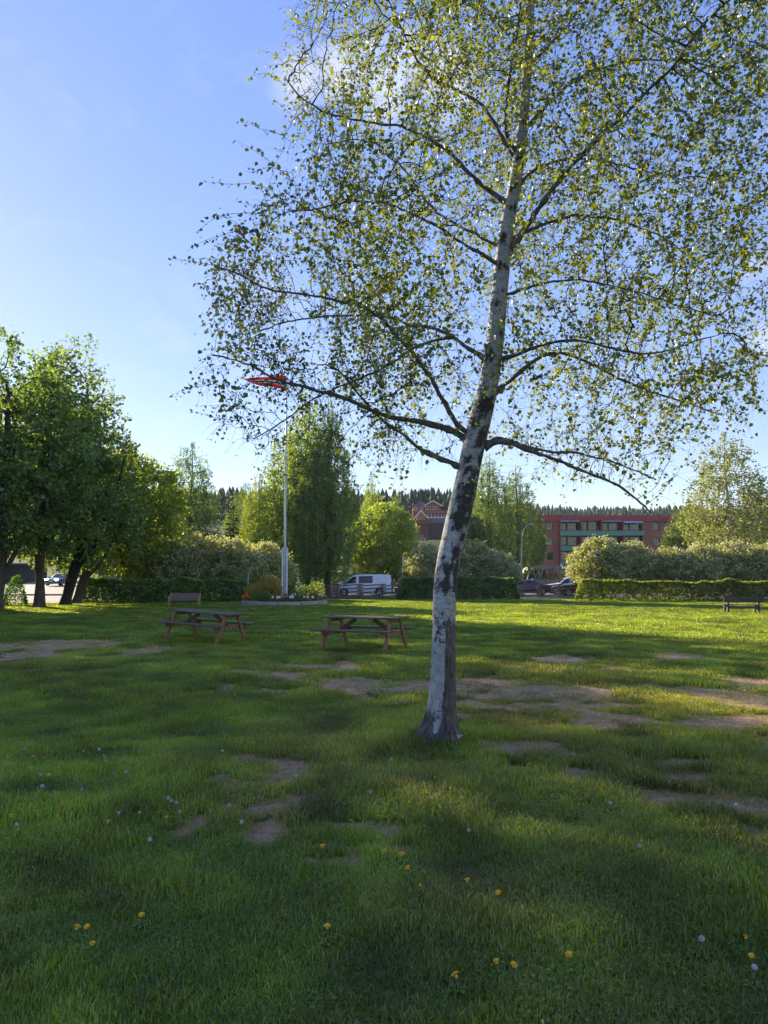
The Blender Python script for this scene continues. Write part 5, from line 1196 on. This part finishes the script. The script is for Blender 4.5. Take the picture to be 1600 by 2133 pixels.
vehicle('van', pk(755, 68), 0, 'white panel van with dark side windows parked behind the rail fence', 'van', V_WHT, van_st(), (-1.62, 1.55), .35, [(-1.58, -.55, -.86, -.55, CARGLASS), (-.3, .95, -.3, .95, glassmat('red_reflection_glass', (.05, .012, .012), .05))], [(-1.66, -.9, 'windscreen')], tail_z=1.1, head_z=.86)  # red-brown reflection painted into the colour of the second side window
vehicle('car', pk(872, 70.5), 0, 'dark car nose showing behind the van beside the dark hedge', 'car', V_BLK, sedan_st(), (-1.4, 1.4), .32, SG, [(-.92, -.3, 'windscreen'), (.85, 1.7, 'rear_window')])
vehicle('car', pk(1095, 71.5), 0, 'dark blue saloon with its tail out past the hedge end', 'car', V_BLU, sedan_st(4.6, 1.44), (-1.4, 1.42), .33, SG, [(-.92, -.3, 'windscreen'), (.85, 1.7, 'rear_window')])
vehicle('car', pk(1181, 77), 0, 'silver-white car parked behind the black estate car', 'car', V_SIL, suv_st(1.72), (-1.42, 1.42), .35, SG, [(-.92, -.36, 'windscreen')])
vehicle('car', pk(1211, 68.5), 0, 'black car with shiny sloping windscreen at the right hedge end', 'car', V_BLK, suv_st(1.56), (-1.42, 1.42), .34, SG, [(-.92, -.36, 'windscreen')])
vehicle('van', pk(1452, 69), 0, 'white van roof showing over the thin sunlit hedge', 'van', V_WHT, van_st(), (-1.62, 1.55), .35, [(-1.58, -.55, -.86, -.55, CARGLASS), (-.3, .95, -.3, .95, CARGLASS)], [(-1.66, -.9, 'windscreen')], tail_z=1.1, head_z=.86)
vehicle('car', pk(1572, 69), 0, 'pale car behind the hedge above the dark bench', 'car', V_SIL, suv_st(1.66), (-1.42, 1.42), .34, SG, [(-.92, -.36, 'windscreen')])
vehicle('car', pk(127, 88, .03), R(90) - .08, 'oncoming blue-grey car with lit headlights on the side road', 'car', V_GRY, sedan_st(4.5, 1.46), (-1.4, 1.4), .33, SG, [(-.92, -.3, 'windscreen'), (.85, 1.7, 'rear_window')], lamps_on=True)

# kerbed island and kerb of the side road
KERB = surf('kerb_stone', (.30, .28, .26), .85, .2, 4, .2, 30)
ki = empty('traffic_island', (X(85, 66), 64, tz(X(85, 66), 66)), 0, 'low kerbed island at the mouth of the side road', 'kerb')
for k in range(9):
    b = MB(); b.box((-2.2 + k * .62, 0, .05), (.6, .3, .13)); b.build('kerb_stone', KERB, ki, .02)

# ------------------------------------------------------------------ rail fence
RAIL = surf('fence_wood', (.15, .095, .07), .85, .35, 6, .5, 30, stretch=(.4, 2, 2))
def rail_fence(name, posts, label):
    P = [(X(px, y), y, tz(X(px, y), y)) for px, y in posts]; e = empty(name, P[0], 0, label, 'fence', 'brown rail fences'); o3 = Vector(P[0])
    for (x, y, z) in P:
        b = MB(); b.box(Vector((x, y, z + .52)) - o3, (.11, .11, 1.28)); b.build('post', RAIL, e, .01)
    for i in range(len(P) - 1):
        a, c = Vector(P[i]) - o3, Vector(P[i + 1]) - o3; d = (c - a).normalized() * .28
        for k in range(4):
            z0 = .16 + k * .275; b = MB(); b.beam(a - d + Vector((0, -.085, z0 - .03 + random.uniform(-.02, .02))), c + d + Vector((0, -.085 if k % 2 else -.086, z0 + .15 + random.uniform(-.02, .02))), .05, .095); b.build('rail', RAIL, e)
    return e
rail_fence('rail_fence', [(560, 60.5), (615, 60.3), (660, 60.4), (703, 60.6), (750, 60.8), (797, 61.0), (845, 61.2)], 'brown rail fence in front of the white van')
rail_fence('rail_fence', [(1046, 61), (1086, 61), (1124, 61.2), (1165, 61.4), (1207, 61.6)], 'brown rail fence in front of the dark blue saloon')

# ------------------------------------------------------------------ picnic tables
WBR = surf('table_leg_wood', (.31, .15, .08), .7, .3, 5, .4, 40, spec=.3, stretch=(3, 3, 3)); WDK = surf('table_plank_wood', (.12, .08, .06), .75, .35, 4, .4, 40, spec=.5, stretch=(1, 9, 9)); BOLT = surf('bolt', (.7, .7, .68), .35, .1, 10, metal=.7)
def picnic_table(loc, rz, tilt, label):
    e = empty('picnic_table', loc, rz, label, 'picnic table', 'A-frame picnic tables on the lawn'); e.rotation_euler = (tilt[0], tilt[1], rz)
    L, h, fs_ = 1.86, .715, .70
    top = empty('tabletop', (0, 0, 0)); top.parent = e
    for k in range(5):
        b = MB(); b.box((random.uniform(-.006, .006), -.30 + k * .15, h - .018), (L, .142, .036)); b.build('plank', WDK, top, .005)
    for sx_ in (-1, 1):
        b = MB(); b.box((sx_ * fs_, 0, h - .075), (.045, .70, .07)); b.build('batten', WBR, e, .004)
        for s in (-1, 1):
            b = MB(); b.beam((sx_ * (fs_ + .047), s * .66, -.06), (sx_ * (fs_ + .047), s * .25, h - .04), .045, .095, up=(0, 1, 0)); b.build('leg', WBR, e, .004)
        b = MB(); b.box((sx_ * fs_, 0, .365), (.045, 1.46, .10)); cb = b.build('cross_beam', WBR, e, .004)
        for yy in (-.46, -.40, 0, .40, .46):
            b = MB(); b.tube([(sx_ * (fs_ + (.07 if abs(yy) > .1 else .022)), yy, .365 + (.02 if abs(yy) > .43 else -.02)), (sx_ * (fs_ + (.08 if abs(yy) > .1 else .034)), yy, .365 + (.02 if abs(yy) > .43 else -.02))], .011, 8); b.build('bolt', BOLT, cb)
        b = MB(); b.beam((sx_ * (fs_ - .04), 0, .36), (sx_ * .22, 0, h - .06), .045, .085); b.build('brace', WDK, e, .004)
    for s in (-1, 1):
        st_ = empty('seat', (0, 0, 0)); st_.parent = e
        for k in range(2):
            b = MB(); b.box((random.uniform(-.006, .006), s * (.585 + k * .145), .434), (L, .138, .036)); b.build('plank', WDK, st_, .005)
    return e
picnic_table((-4.50, 18.85, lh(-4.5, 18.85) + .035), -.389, (0, .052), 'picnic table in line with the light-legged bench, slightly tilted')
picnic_table((-.43, 16.70, lh(-.43, 16.7) + .02), -.414, (0, .0), 'picnic table standing between the other table and the leaning birch')

# ------------------------------------------------------------------ benches
PINE = surf('bench_pine', (.46, .27, .09), .6, .2, 6, .2, 40, stretch=(3, 3, 1)); BRN = surf('bench_brown', (.22, .135, .10), .6, .3, 4, .3, 40, spec=.5, stretch=(1, 8, 8)); DKB = surf('bench_dark', (.07, .05, .042), .65, .35, 4, .4, 40, spec=.4, stretch=(1, 8, 8))
b1 = gp(384, 1262); e = empty('park_bench', (b1.x, b1.y, lh(b1.x, b1.y)), .06, 'brown slatted park bench with light pine legs before the dark hedge', 'bench'); e.scale = (1, 1, .86)
for s in (-1, 1):
    b = MB(); b.beam((s * .86, -.22, -.03), (s * .86, -.2, .62), .07, .08, up=(0, 1, 0)); b.build('front_leg', PINE, e, .008)
    b = MB(); b.beam((s * .86, .24, -.03), (s * .86, .18, .40), .07, .08, up=(0, 1, 0)); b.beam((s * .86, .18, .38), (s * .86, .34, .86), .07, .08, up=(0, 1, 0)); b.build('back_leg', PINE, e, .008)
    b = MB(); b.beam((s * .87, -.26, .635), (s * .87, .24, .66), .08, .035); b.build('armrest', PINE, e, .006)
for k in range(4):
    b = MB(); b.box((0, -.21 + k * .12, .42), (1.66, .105, .035)); b.build('seat_slat', BRN, e, .005)
for k in range(4):
    b = MB(); b.box((0, .185 + k * .037, .50 + k * .105), (1.62, .03, .095), Matrix.Rotation(-.33, 3, 'X')); b.build('back_slat', BRN, e, .005)
b = MB(); b.box((0, -.235, .385), (1.64, .03, .06)); b.build('apron', BRN, e)
b2 = gp(1549, 1277); e = empty('park_bench', (b2.x, b2.y, lh(b2.x, b2.y)), -.10, 'dark brown wooden bench before the sunlit hedge', 'bench')
for s in (-1, 1):
    b = MB(); b.beam((s * .68, .02, -.05), (s * .68, .0, .70), .09, .11, up=(0, 1, 0)); b.build('post', DKB, e, .008)
    b = MB(); b.beam((s * .68, -.05, .30), (s * .68, .46, .33), .07, .08); b.build('seat_arm', DKB, e, .006)
    b = MB(); b.beam((s * .68, .44, -.05), (s * .68, .42, .33), .08, .09, up=(0, 1, 0)); b.build('leg', DKB, e, .006)
for k in range(2):
    b = MB(); b.box((0, -.055, .56 + k * .125), (1.78, .045, .115)); b.build('back_board', DKB, e, .006)
for k in range(3):
    b = MB(); b.box((0, .07 + k * .15, .375), (1.76, .135, .04)); b.build('seat_board', DKB, e, .006)
b = MB(); b.box((0, -.02, .285), (1.3, .04, .09)); b.build('stretcher', DKB, e, .006)

# ------------------------------------------------------------------ flower bed with flagpole
fc = gp(594, 1258); FX0, FY0 = fc.x, 46.6
zf = lh(FX0, FY0)
gv = MB(); n_ = 48
gv.add([(FX0 - .3 + math.cos(a) * 3.6 * (1 + .1 * math.sin(3 * a)), FY0 - .3 + math.sin(a) * 3.4, lawn_h(FX0, FY0) + .045) for a in np.linspace(0, 6.283, n_, endpoint=False)], [tuple(range(n_))])
g = gv.build('gravel_ring', surf('gravel', (.20, .19, .185), .95, .35, 30, .6, 90)); tag(g, 'grey gravel ring round the flower bed', kind='structure')
EDGE = surf('edging_stone', (.42, .31, .26), .9, .25, 3, .3, 30)
bed = empty('flower_bed', (FX0, FY0, zf), 0, 'raised flower bed edged with stone blocks round the flagpole', 'flower bed')
NE = 12; RE = 2.62
for k in range(NE):
    a = 6.283 * (k + .5) / NE; ap = RE * math.cos(math.pi / NE); ln = 2 * RE * math.sin(math.pi / NE)
    b = MB(); b.box((0, 0, .10), (ln * .985, .18, .30)); o_ = b.build('edging_stone', EDGE, bed, .02); o_.location = (math.cos(a) * ap, math.sin(a) * ap, random.uniform(-.015, .015)); o_.rotation_euler = (0, 0, a + math.pi / 2)
b = MB(); b.lathe([(0, .24), (1.5, .2), (2.45, .14), (2.46, 0)], 36); b.build('soil', surf('bed_soil', (.05, .036, .026), .95, .4, 12, .6, 40), bed)
WHITEG = surf('pole_white', (.70, .70, .70), .35, .08, 3, coat=.2, dirt=(.45, .42, .38))
fp = empty('flagpole', (FX0, FY0, zf), 0, 'tall white flagpole with box-shaped foot in the flower bed', 'flagpole')
hp = at(595, 775, FY0).z
b = MB(); b.tube([(0, 0, .3), (0, 0, 3), (-.02, 0, 9), (-.03, 0, hp + .15)], [.075, .072, .055, .035], 14); pl = b.build('pole', WHITEG, fp)
b = MB(); b.lathe([(.0, .14), (.06, .11), (.08, .05), (.06, 0), (.03, -.02)], 12, (-.03, 0, hp + .15)); b.build('finial', surf('gilt', (.6, .45, .12), .3, .05, 4, metal=.8), pl)
for s in (-1, 1):
    b = MB(); b.box((s * .135, 0, 1.75), (.11, .2, 3.6)); b.build('side_post', WHITEG, fp, .02)
b = MB(); b.box((0, .03, 1.95), (.155, .1, 3.1)); b.build('back_plate', WHITEG, fp)
b = MB(); b.tube([(.10, -.12, 1.3), (.085, -.085, 5), (.05, -.05, hp)], .008, 5); b.build('halyard', surf('rope', (.5, .48, .44), .9, .2, 20), fp)
b = MB(); b.box((.1, -.13, 1.28), (.05, .06, .16)); b.build('cleat', SILV, fp)
# long tapering pennant: red, white, blue, white, red
RED = leafmat('pennant_red', (.6, .025, .03), (.7, .03, .04), (.75, .035, .045), .5, .02, tcol=(1, 1, 1)); WHT = leafmat('pennant_white', (.6, .6, .6), (.65, .65, .65), (.7, .7, .7), .4, .02, tcol=(1, 1, 1)); BLU = leafmat('pennant_blue', (.02, .035, .12), (.025, .04, .14), (.03, .05, .16), .35, .02, tcol=(1, 1, 1))
fl = empty('pennant', (FX0, FY0, zf + hp - .4), 0, 'long red pennant with blue and white middle stripe flying from the pole', 'pennant')
c0 = [0, .30, .42, .58, .70, 1.0]; NXp = 40
for i, mt in enumerate((RED, WHT, BLU, WHT, RED)):
    vs, fs = [], []
    for k in range(NXp + 1):
        u = k / NXp; half = .5 * (1 - u) ** .9 + .012; cx = -.05 - u * 2.95; cz = -.35 + .36 * u ** 1.3 + .05 * math.sin(u * 7); 
        for f in (c0[i], c0[i + 1]):
            vs.append((cx, .22 * math.sin(u * 8 + f * 2.5) * (.2 + u) + .1 * math.sin(f * 5), cz + half * (1 - 2 * f) + .035 * math.sin(u * 11 + f * 6) * (1 - u)))
    for k in range(NXp): fs.append((2 * k, 2 * k + 1, 2 * k + 3, 2 * k + 2))
    b = MB(); b.add(vs, fs, True); o_ = b.build('stripe', mt, fl)
    so_ = o_.modifiers.new('thick', 'SOLIDIFY'); so_.thickness = .004
# planting in the bed
def shrub(name, loc, rx, ry, h, n, leaf, matf, color, label, seed, stems=True, zoff=.1):
    r = np.random.default_rng(seed); e = empty(name, loc, r.random() * 6, label, 'shrub', 'shrubs in the flower bed')
    d = unit(r.normal(size=(n, 3))); d[:, 2] = np.abs(d[:, 2]); q = r.random(n) ** .35 * (1 + .35 * (fbm(d[:, 0] * 2 + 3, d[:, 1] * 2 + d[:, 2] * 2, seed, 3) - .5) * 2)
    P = d * q[:, None] * np.array([rx, ry, h]) + np.array([0, 0, zoff]); ax = d + r.normal(0, .5, (n, 3))
    V, F, k = leaf_arrays(P, ax, leaf * r.uniform(.6, 1.3, n), r, False, .36)
    f = new_obj('foliage', mesh_np('shrub_foliage', V, [F], {'tint': np.repeat(np.clip(r.normal(.5, .2, n), 0, 1), k)}), e, matf); f['kind'] = 'stuff'; f.color = (*color, 1)
    if stems:
        m_ = 22; p0 = np.stack([r.normal(0, rx * .12, m_), r.normal(0, ry * .12, m_), np.zeros(m_) - .05], -1); dd = unit(np.stack([r.normal(0, .6, m_) * rx, r.normal(0, .6, m_) * ry, np.ones(m_) * h], -1)); p1 = p0 + dd * h * r.uniform(.7, 1.1, m_)[:, None]
        V, F = seg_mesh(p0, p1, np.full(m_, .014), np.full(m_, .006), 5); g_ = new_obj('stems', mesh_np('shrub_stems', V, [F]), e, BARK); g_['kind'] = 'stuff'
    return e
def bedpt(px, dy): y = FY0 + dy; return (X(px, y), y, zf + .15)
SPIREA = leafmat('leaf_spirea', (.16, .17, .05), (.30, .26, .08), (.46, .30, .13), .45)
shrub('shrub', bedpt(563, .3), 1.15, .9, 1.5, 4200, .10, SPIREA, (1, 1, 1), 'tall orange-tipped shrub beside the flagpole foot', 61)
shrub('shrub', bedpt(530, .0), .7, .7, .95, 2000, .09, SPIREA, (1, 1, .9), 'low pale-tipped shrub at the left end of the bed', 62)
shrub('shrub', bedpt(548, -1.5), .68, .55, .62, 3200, .05, LEAF_HEDGE, (1.2, 1.2, 1), 'clipped dark globe shrub at the front of the bed', 63)
shrub('shrub', bedpt(628, .6), 1.0, .7, .95, 1500, .09, LEAF_GREEN, (.9, 1, .9), 'loose open shrub right of the flagpole foot', 64)
shrub('shrub', bedpt(657, .4), .8, .7, 1.2, 900, .09, LEAF_YEL, (.9, .9, .8), 'leggy bare-stemmed shrub at the right end of the bed', 65)
shrub('shrub', bedpt(615, -1.2), 1.3, .5, .3, 1100, .08, LEAF_HEDGE, (.8, .95, .8), 'low leafy ground plants along the bed edge', 66, False)
FLC = {'red': surf('petal_red', (.55, .015, .02), .6, .1, 8), 'white': surf('petal_white', (.75, .70, .66), .6, .1, 8), 'pink': surf('petal_pink', (.7, .38, .36), .6, .1, 8), 'orange': surf('petal_orange', (.75, .14, .03), .6, .1, 8)}
STEMG = surf('flower_stem', (.07, .14, .03), .7, .2, 10)
def tulip(loc, colr, label, sc, h):
    e = empty('tulip', loc, random.random() * 6, label, 'flower', 'flowers in the bed')
    b = MB(); b.tube([(0, 0, -.05), (.01, 0, h * .5), (0, .01, h)], .008, 5); b.build('stem', STEMG, e)
    b = MB(); b.lathe([(.004, 0), (.04 * sc, .02 * sc), (.05 * sc, .06 * sc), (.042 * sc, .11 * sc), (.03 * sc, .125 * sc)], 8, (0, .01, h - .01)); b.build('petals', FLC[colr], e)
    b = MB()
    for s in (-1, 1): b.add([(0, 0, 0), (s * .06, .03, h * .4), (s * .12, .0, h * .62), (s * .04, -.03, h * .4)], [(0, 1, 2, 3)])
    b.build('leaf', STEMG, e)
LAB = {'red': 'small red tulip by the flagpole foot', 'white': 'white flower along the front edge of the bed', 'pink': 'pale pink flower in the right half of the bed', 'orange': 'orange-red flower at the left tip of the bed'}
for (px, dy, c, n_) in [(597, -1.6, 'red', .42), (645, -1.3, 'red', .40)] + [(p, -1.9 + q, 'white', .26) for p, q in ((568, .1), (578, -.1), (583, 0), (605, .1), (610, .15), (634, .2), (641, .3), (652, .4))] + [(615, -1.2, 'pink', .42), (608, -1.4, 'pink', .36), (668, -.7, 'pink', .4), (671, -.5, 'pink', .34)] + [(506 + 4 * k, -.9 + .12 * (k % 2), 'orange', .34 + .05 * (k % 3)) for k in range(4)]:
    y = FY0 + dy; x = X(px, y); x = max(x, FX0 - 2.4) if c != 'orange' else x
    tulip((x, y, zf + .14 if c != 'orange' else zf + .05), c, LAB[c], 1.45, n_)

# ------------------------------------------------------------------ dandelions and the fallen leaf
DY = surf('dandelion_yellow', (.80, .46, .02), .6, .12, 30); DW = leafmat('dandelion_seed', (.55, .55, .53), (.62, .62, .6), (.7, .7, .68), .4, .03, tcol=(1, 1, 1)); DG = surf('dandelion_green', (.10, .17, .022), .9, .25, 20)
def dand_yellow():
    b = MB(); r = np.random.default_rng(3)
    for ring, (n_, rad_, zz) in enumerate(((15, .019, .0), (13, .015, .004), (9, .009, .007))):
        for k in range(n_):
            a = 6.283 * k / n_ + ring * .2 + r.normal(0, .06); c_, s_ = math.cos(a), math.sin(a); w_ = .0028
            b.add([(c_ * .002 + s_ * w_ * .5, s_ * .002 - c_ * w_ * .5, zz), (c_ * rad_ + s_ * w_, s_ * rad_ - c_ * w_, zz + .004 + rad_ * .12), (c_ * rad_ - s_ * w_, s_ * rad_ + c_ * w_, zz + .004 + rad_ * .12), (c_ * .002 - s_ * w_ * .5, s_ * .002 + c_ * w_ * .5, zz)], [(0, 1, 2, 3)])
    b.lathe([(0, -.014), (.006, -.012), (.008, -.004), (.006, .001)], 8); return b.mesh('dandelion_head')
def dand_seed():
    r = np.random.default_rng(4); n_ = 130; d = unit(r.normal(size=(n_, 3))); P = d * .017; V = []; F = []
    me_b = MB(); me_b.lathe([(0, -.004), (.004, 0), (0, .004)], 6)
    for i in range(n_):
        u = np.cross(d[i], [.3, .2, .9]); u /= np.linalg.norm(u); v = np.cross(d[i], u); q = len(V)
        pts = [P[i] + d[i] * .004 + (u * math.cos(a) + v * math.sin(a)) * .0062 for a in (0, 2.09, 4.19)] + [P[i] - d[i] * .006]
        me_b.add(pts, [(0, 1, 2), (0, 1, 3), (1, 2, 3), (2, 0, 3)])
    me = me_b.mesh('dandelion_clock'); a_ = me.attributes.new('tint', 'FLOAT', 'POINT'); a_.data.foreach_set('value', r.random(len(me.vertices)).astype(np.float32)); return me
def dand_leaves():
    b = MB(); r = np.random.default_rng(5)
    for k in range(7):
        a = k * .9 + r.normal(0, .2); L = r.uniform(.06, .11); c_, s_ = math.cos(a), math.sin(a); prev = None; vs = []
        prof = [.004, .012, .008, .016, .011, .02, .012, .001]
        for i, w_ in enumerate(prof):
            q = L * i / (len(prof) - 1); z = .006 + .035 * math.sin(q / L * 2.4); vs += [(c_ * q - s_ * w_, s_ * q + c_ * w_, z + .004), (c_ * q, s_ * q, z), (c_ * q + s_ * w_, s_ * q - c_ * w_, z + .004)]
        fs = []
        for i in range(len(prof) - 1): fs += [(3 * i, 3 * i + 1, 3 * i + 4, 3 * i + 3), (3 * i + 1, 3 * i + 2, 3 * i + 5, 3 * i + 4)]
        b.add(vs, fs, True)
    return b.mesh('dandelion_rosette')
yh, sh, rl = dand_yellow(), dand_seed(), dand_leaves(); yh.materials.append(DY); sh.materials.append(DW); rl.materials.append(DG)
stm = MB(); stm.tube([(0, 0, -.02), (.004, 0, .5), (0, 0, 1)], [.0022, .002, .0018], 5); stm = stm.mesh('dandelion_stem'); stm.materials.append(surf('dandelion_stem', (.16, .17, .07), .6, .2, 20))
def where(px, py):
    if py < 1400: return 'on the lawn around the picnic tables'
    if py < 1610 and px > 760: return 'near the foot of the leaning birch'
    if px > 1200: return 'in the grass beside the worn bare strip'
    if py < 1780 and px < 700: return 'among the worn patches before the tables'
    return 'in the shaded foreground grass'
def dandelion(px, py, kind, h, sc=1.0):
    p = gp(px, py, h * .8); z = lh(p.x, p.y)
    e = empty('dandelion', (p.x, p.y, z), random.random() * 6, ('yellow dandelion flower ' if kind == 'y' else 'white dandelion seed head ') + where(px, py), 'dandelion', 'yellow dandelions' if kind == 'y' else 'dandelion seed heads')
    a = bpy.data.objects.new('stem', stm); COL.objects.link(a); a.parent = e; a.scale = (1, 1, h); a.rotation_euler = (random.uniform(-.12, .12), random.uniform(-.12, .12), 0)
    c = bpy.data.objects.new('flower_head' if kind == 'y' else 'seed_head', yh if kind == 'y' else sh); COL.objects.link(c); c.parent = e
    c.location = a.rotation_euler.to_matrix() @ Vector((0, 0, h)); c.scale = (sc, sc, sc); c.rotation_euler = (random.uniform(-.5, .5), random.uniform(-.5, .3), random.random() * 6)
    if py > 1540:
        l_ = bpy.data.objects.new('leaves', rl); COL.objects.link(l_); l_.parent = e; l_.scale = (.5, .5, .5)
for (px, py) in [(160,1938),(181,1943),(190,1978),(37,1730),(222,1717),(130,1682),(672,1775),(800,1783),(838,1790),(850,1826),(877,1856),(975,1845),(1040,1870),(1035,2012),(1070,2026),(950,2042),(790,1752),(345,1707),(10,1592),(15,1601),(70,1578),(60,1607),(172,1567),(104,1620),(25,1707),(1545,1757),(683,1947),(1185,1994),(1555,1964),(1570,2004),(297,1917)]:
    dandelion(px, py, 'y', random.uniform(.05, .09), random.uniform(.65, .95))
for (px, py) in [(535,1375),(500,1362),(485,1382),(527,1374),(470,1326),(558,1373),(395,1376),(268,1334),(247,1316),(490,1450),(1022,1449),(405,1287)]:
    dandelion(px, py, 'y', random.uniform(.06, .10), 1.3)
for (px, py, h, s) in [(87,1651,.14,1.5),(314,1756,.12,1.3),(354,1672,.15,1.2),(360,1676,.13,1.2),(367,1680,.14,1.1),(478,1687,.13,1.2),(502,1725,.16,1.2),(35,1724,.12,1.2),(206,1565,.12,1.3),(215,1579,.12,1.0),(465,1570,.12,1.2),(260,1615,.12,1.2),(614,1624,.12,1.3),(815,1592,.15,1.3),(895,1462,.12,1.5),(825,1468,.12,1.5),(843,1465,.12,1.5),(295,1698,.1,1.0),(84,1622,.12,1.2),(772,1655,.1,1.2),(1540,1690,.18,1.4),(1463,1967,.1,1.3),(1270,1676,.1,1.2),(978,1735,.1,1.2),(1335,1777,.1,1.1),(55,1562,.12,1.2),(170,1650,.1,1.1),(1572,2030,.1,1.2),(1100,1378,.12,1.5),(245,1700,.1,1.1),(375,1698,.1,1.0),(1160,1325,.1,1.6),(800,1410,.1,1.4)]:
    dandelion(px, py, 's', h * .85, s * .45)
# dry leaf by the trunk
p = gp(955, 1562); b = MB(); vs, fs = [], []
for i, w_ in enumerate((.002, .018, .028, .03, .022, .002)):
    q = i * .018; z = .01 + .012 * math.sin(i * .9); vs += [(-w_, q, z + .012), (0, q, z), (w_, q, z + .014)]
for i in range(5): fs += [(3 * i, 3 * i + 1, 3 * i + 4, 3 * i + 3), (3 * i + 1, 3 * i + 2, 3 * i + 5, 3 * i + 4)]
b.add(vs, fs, True); o_ = b.build('fallen_leaf', surf('dry_leaf', (.42, .30, .22), .8, .25, 30)); o_.location = (p.x, p.y, lh(p.x, p.y) + .045); o_.rotation_euler = (.5, .1, -.5); so_ = o_.modifiers.new('thick', 'SOLIDIFY'); so_.thickness = .001
tag(o_, 'single dry pinkish leaf lying at the foot of the leaning birch', 'leaf')

# ------------------------------------------------------------------ summer evening haze
hb = MB(); hb.box((0, 1050, 40), (3700, 3980, 90)); m, t, o = mk('haze_air')
pv = N(t, 'ShaderNodeVolumePrincipled'); pv.inputs['Color'].default_value = (.80, .88, 1, 1); pv.inputs['Density'].default_value = HAZE; pv.inputs['Anisotropy'].default_value = .25
t.links.new(pv.outputs[0], o.inputs['Volume'])
if HAZE > 0:
    hz_ = hb.build('haze', m); tag(hz_, 'thin blue evening haze over the valley', kind='stuff')
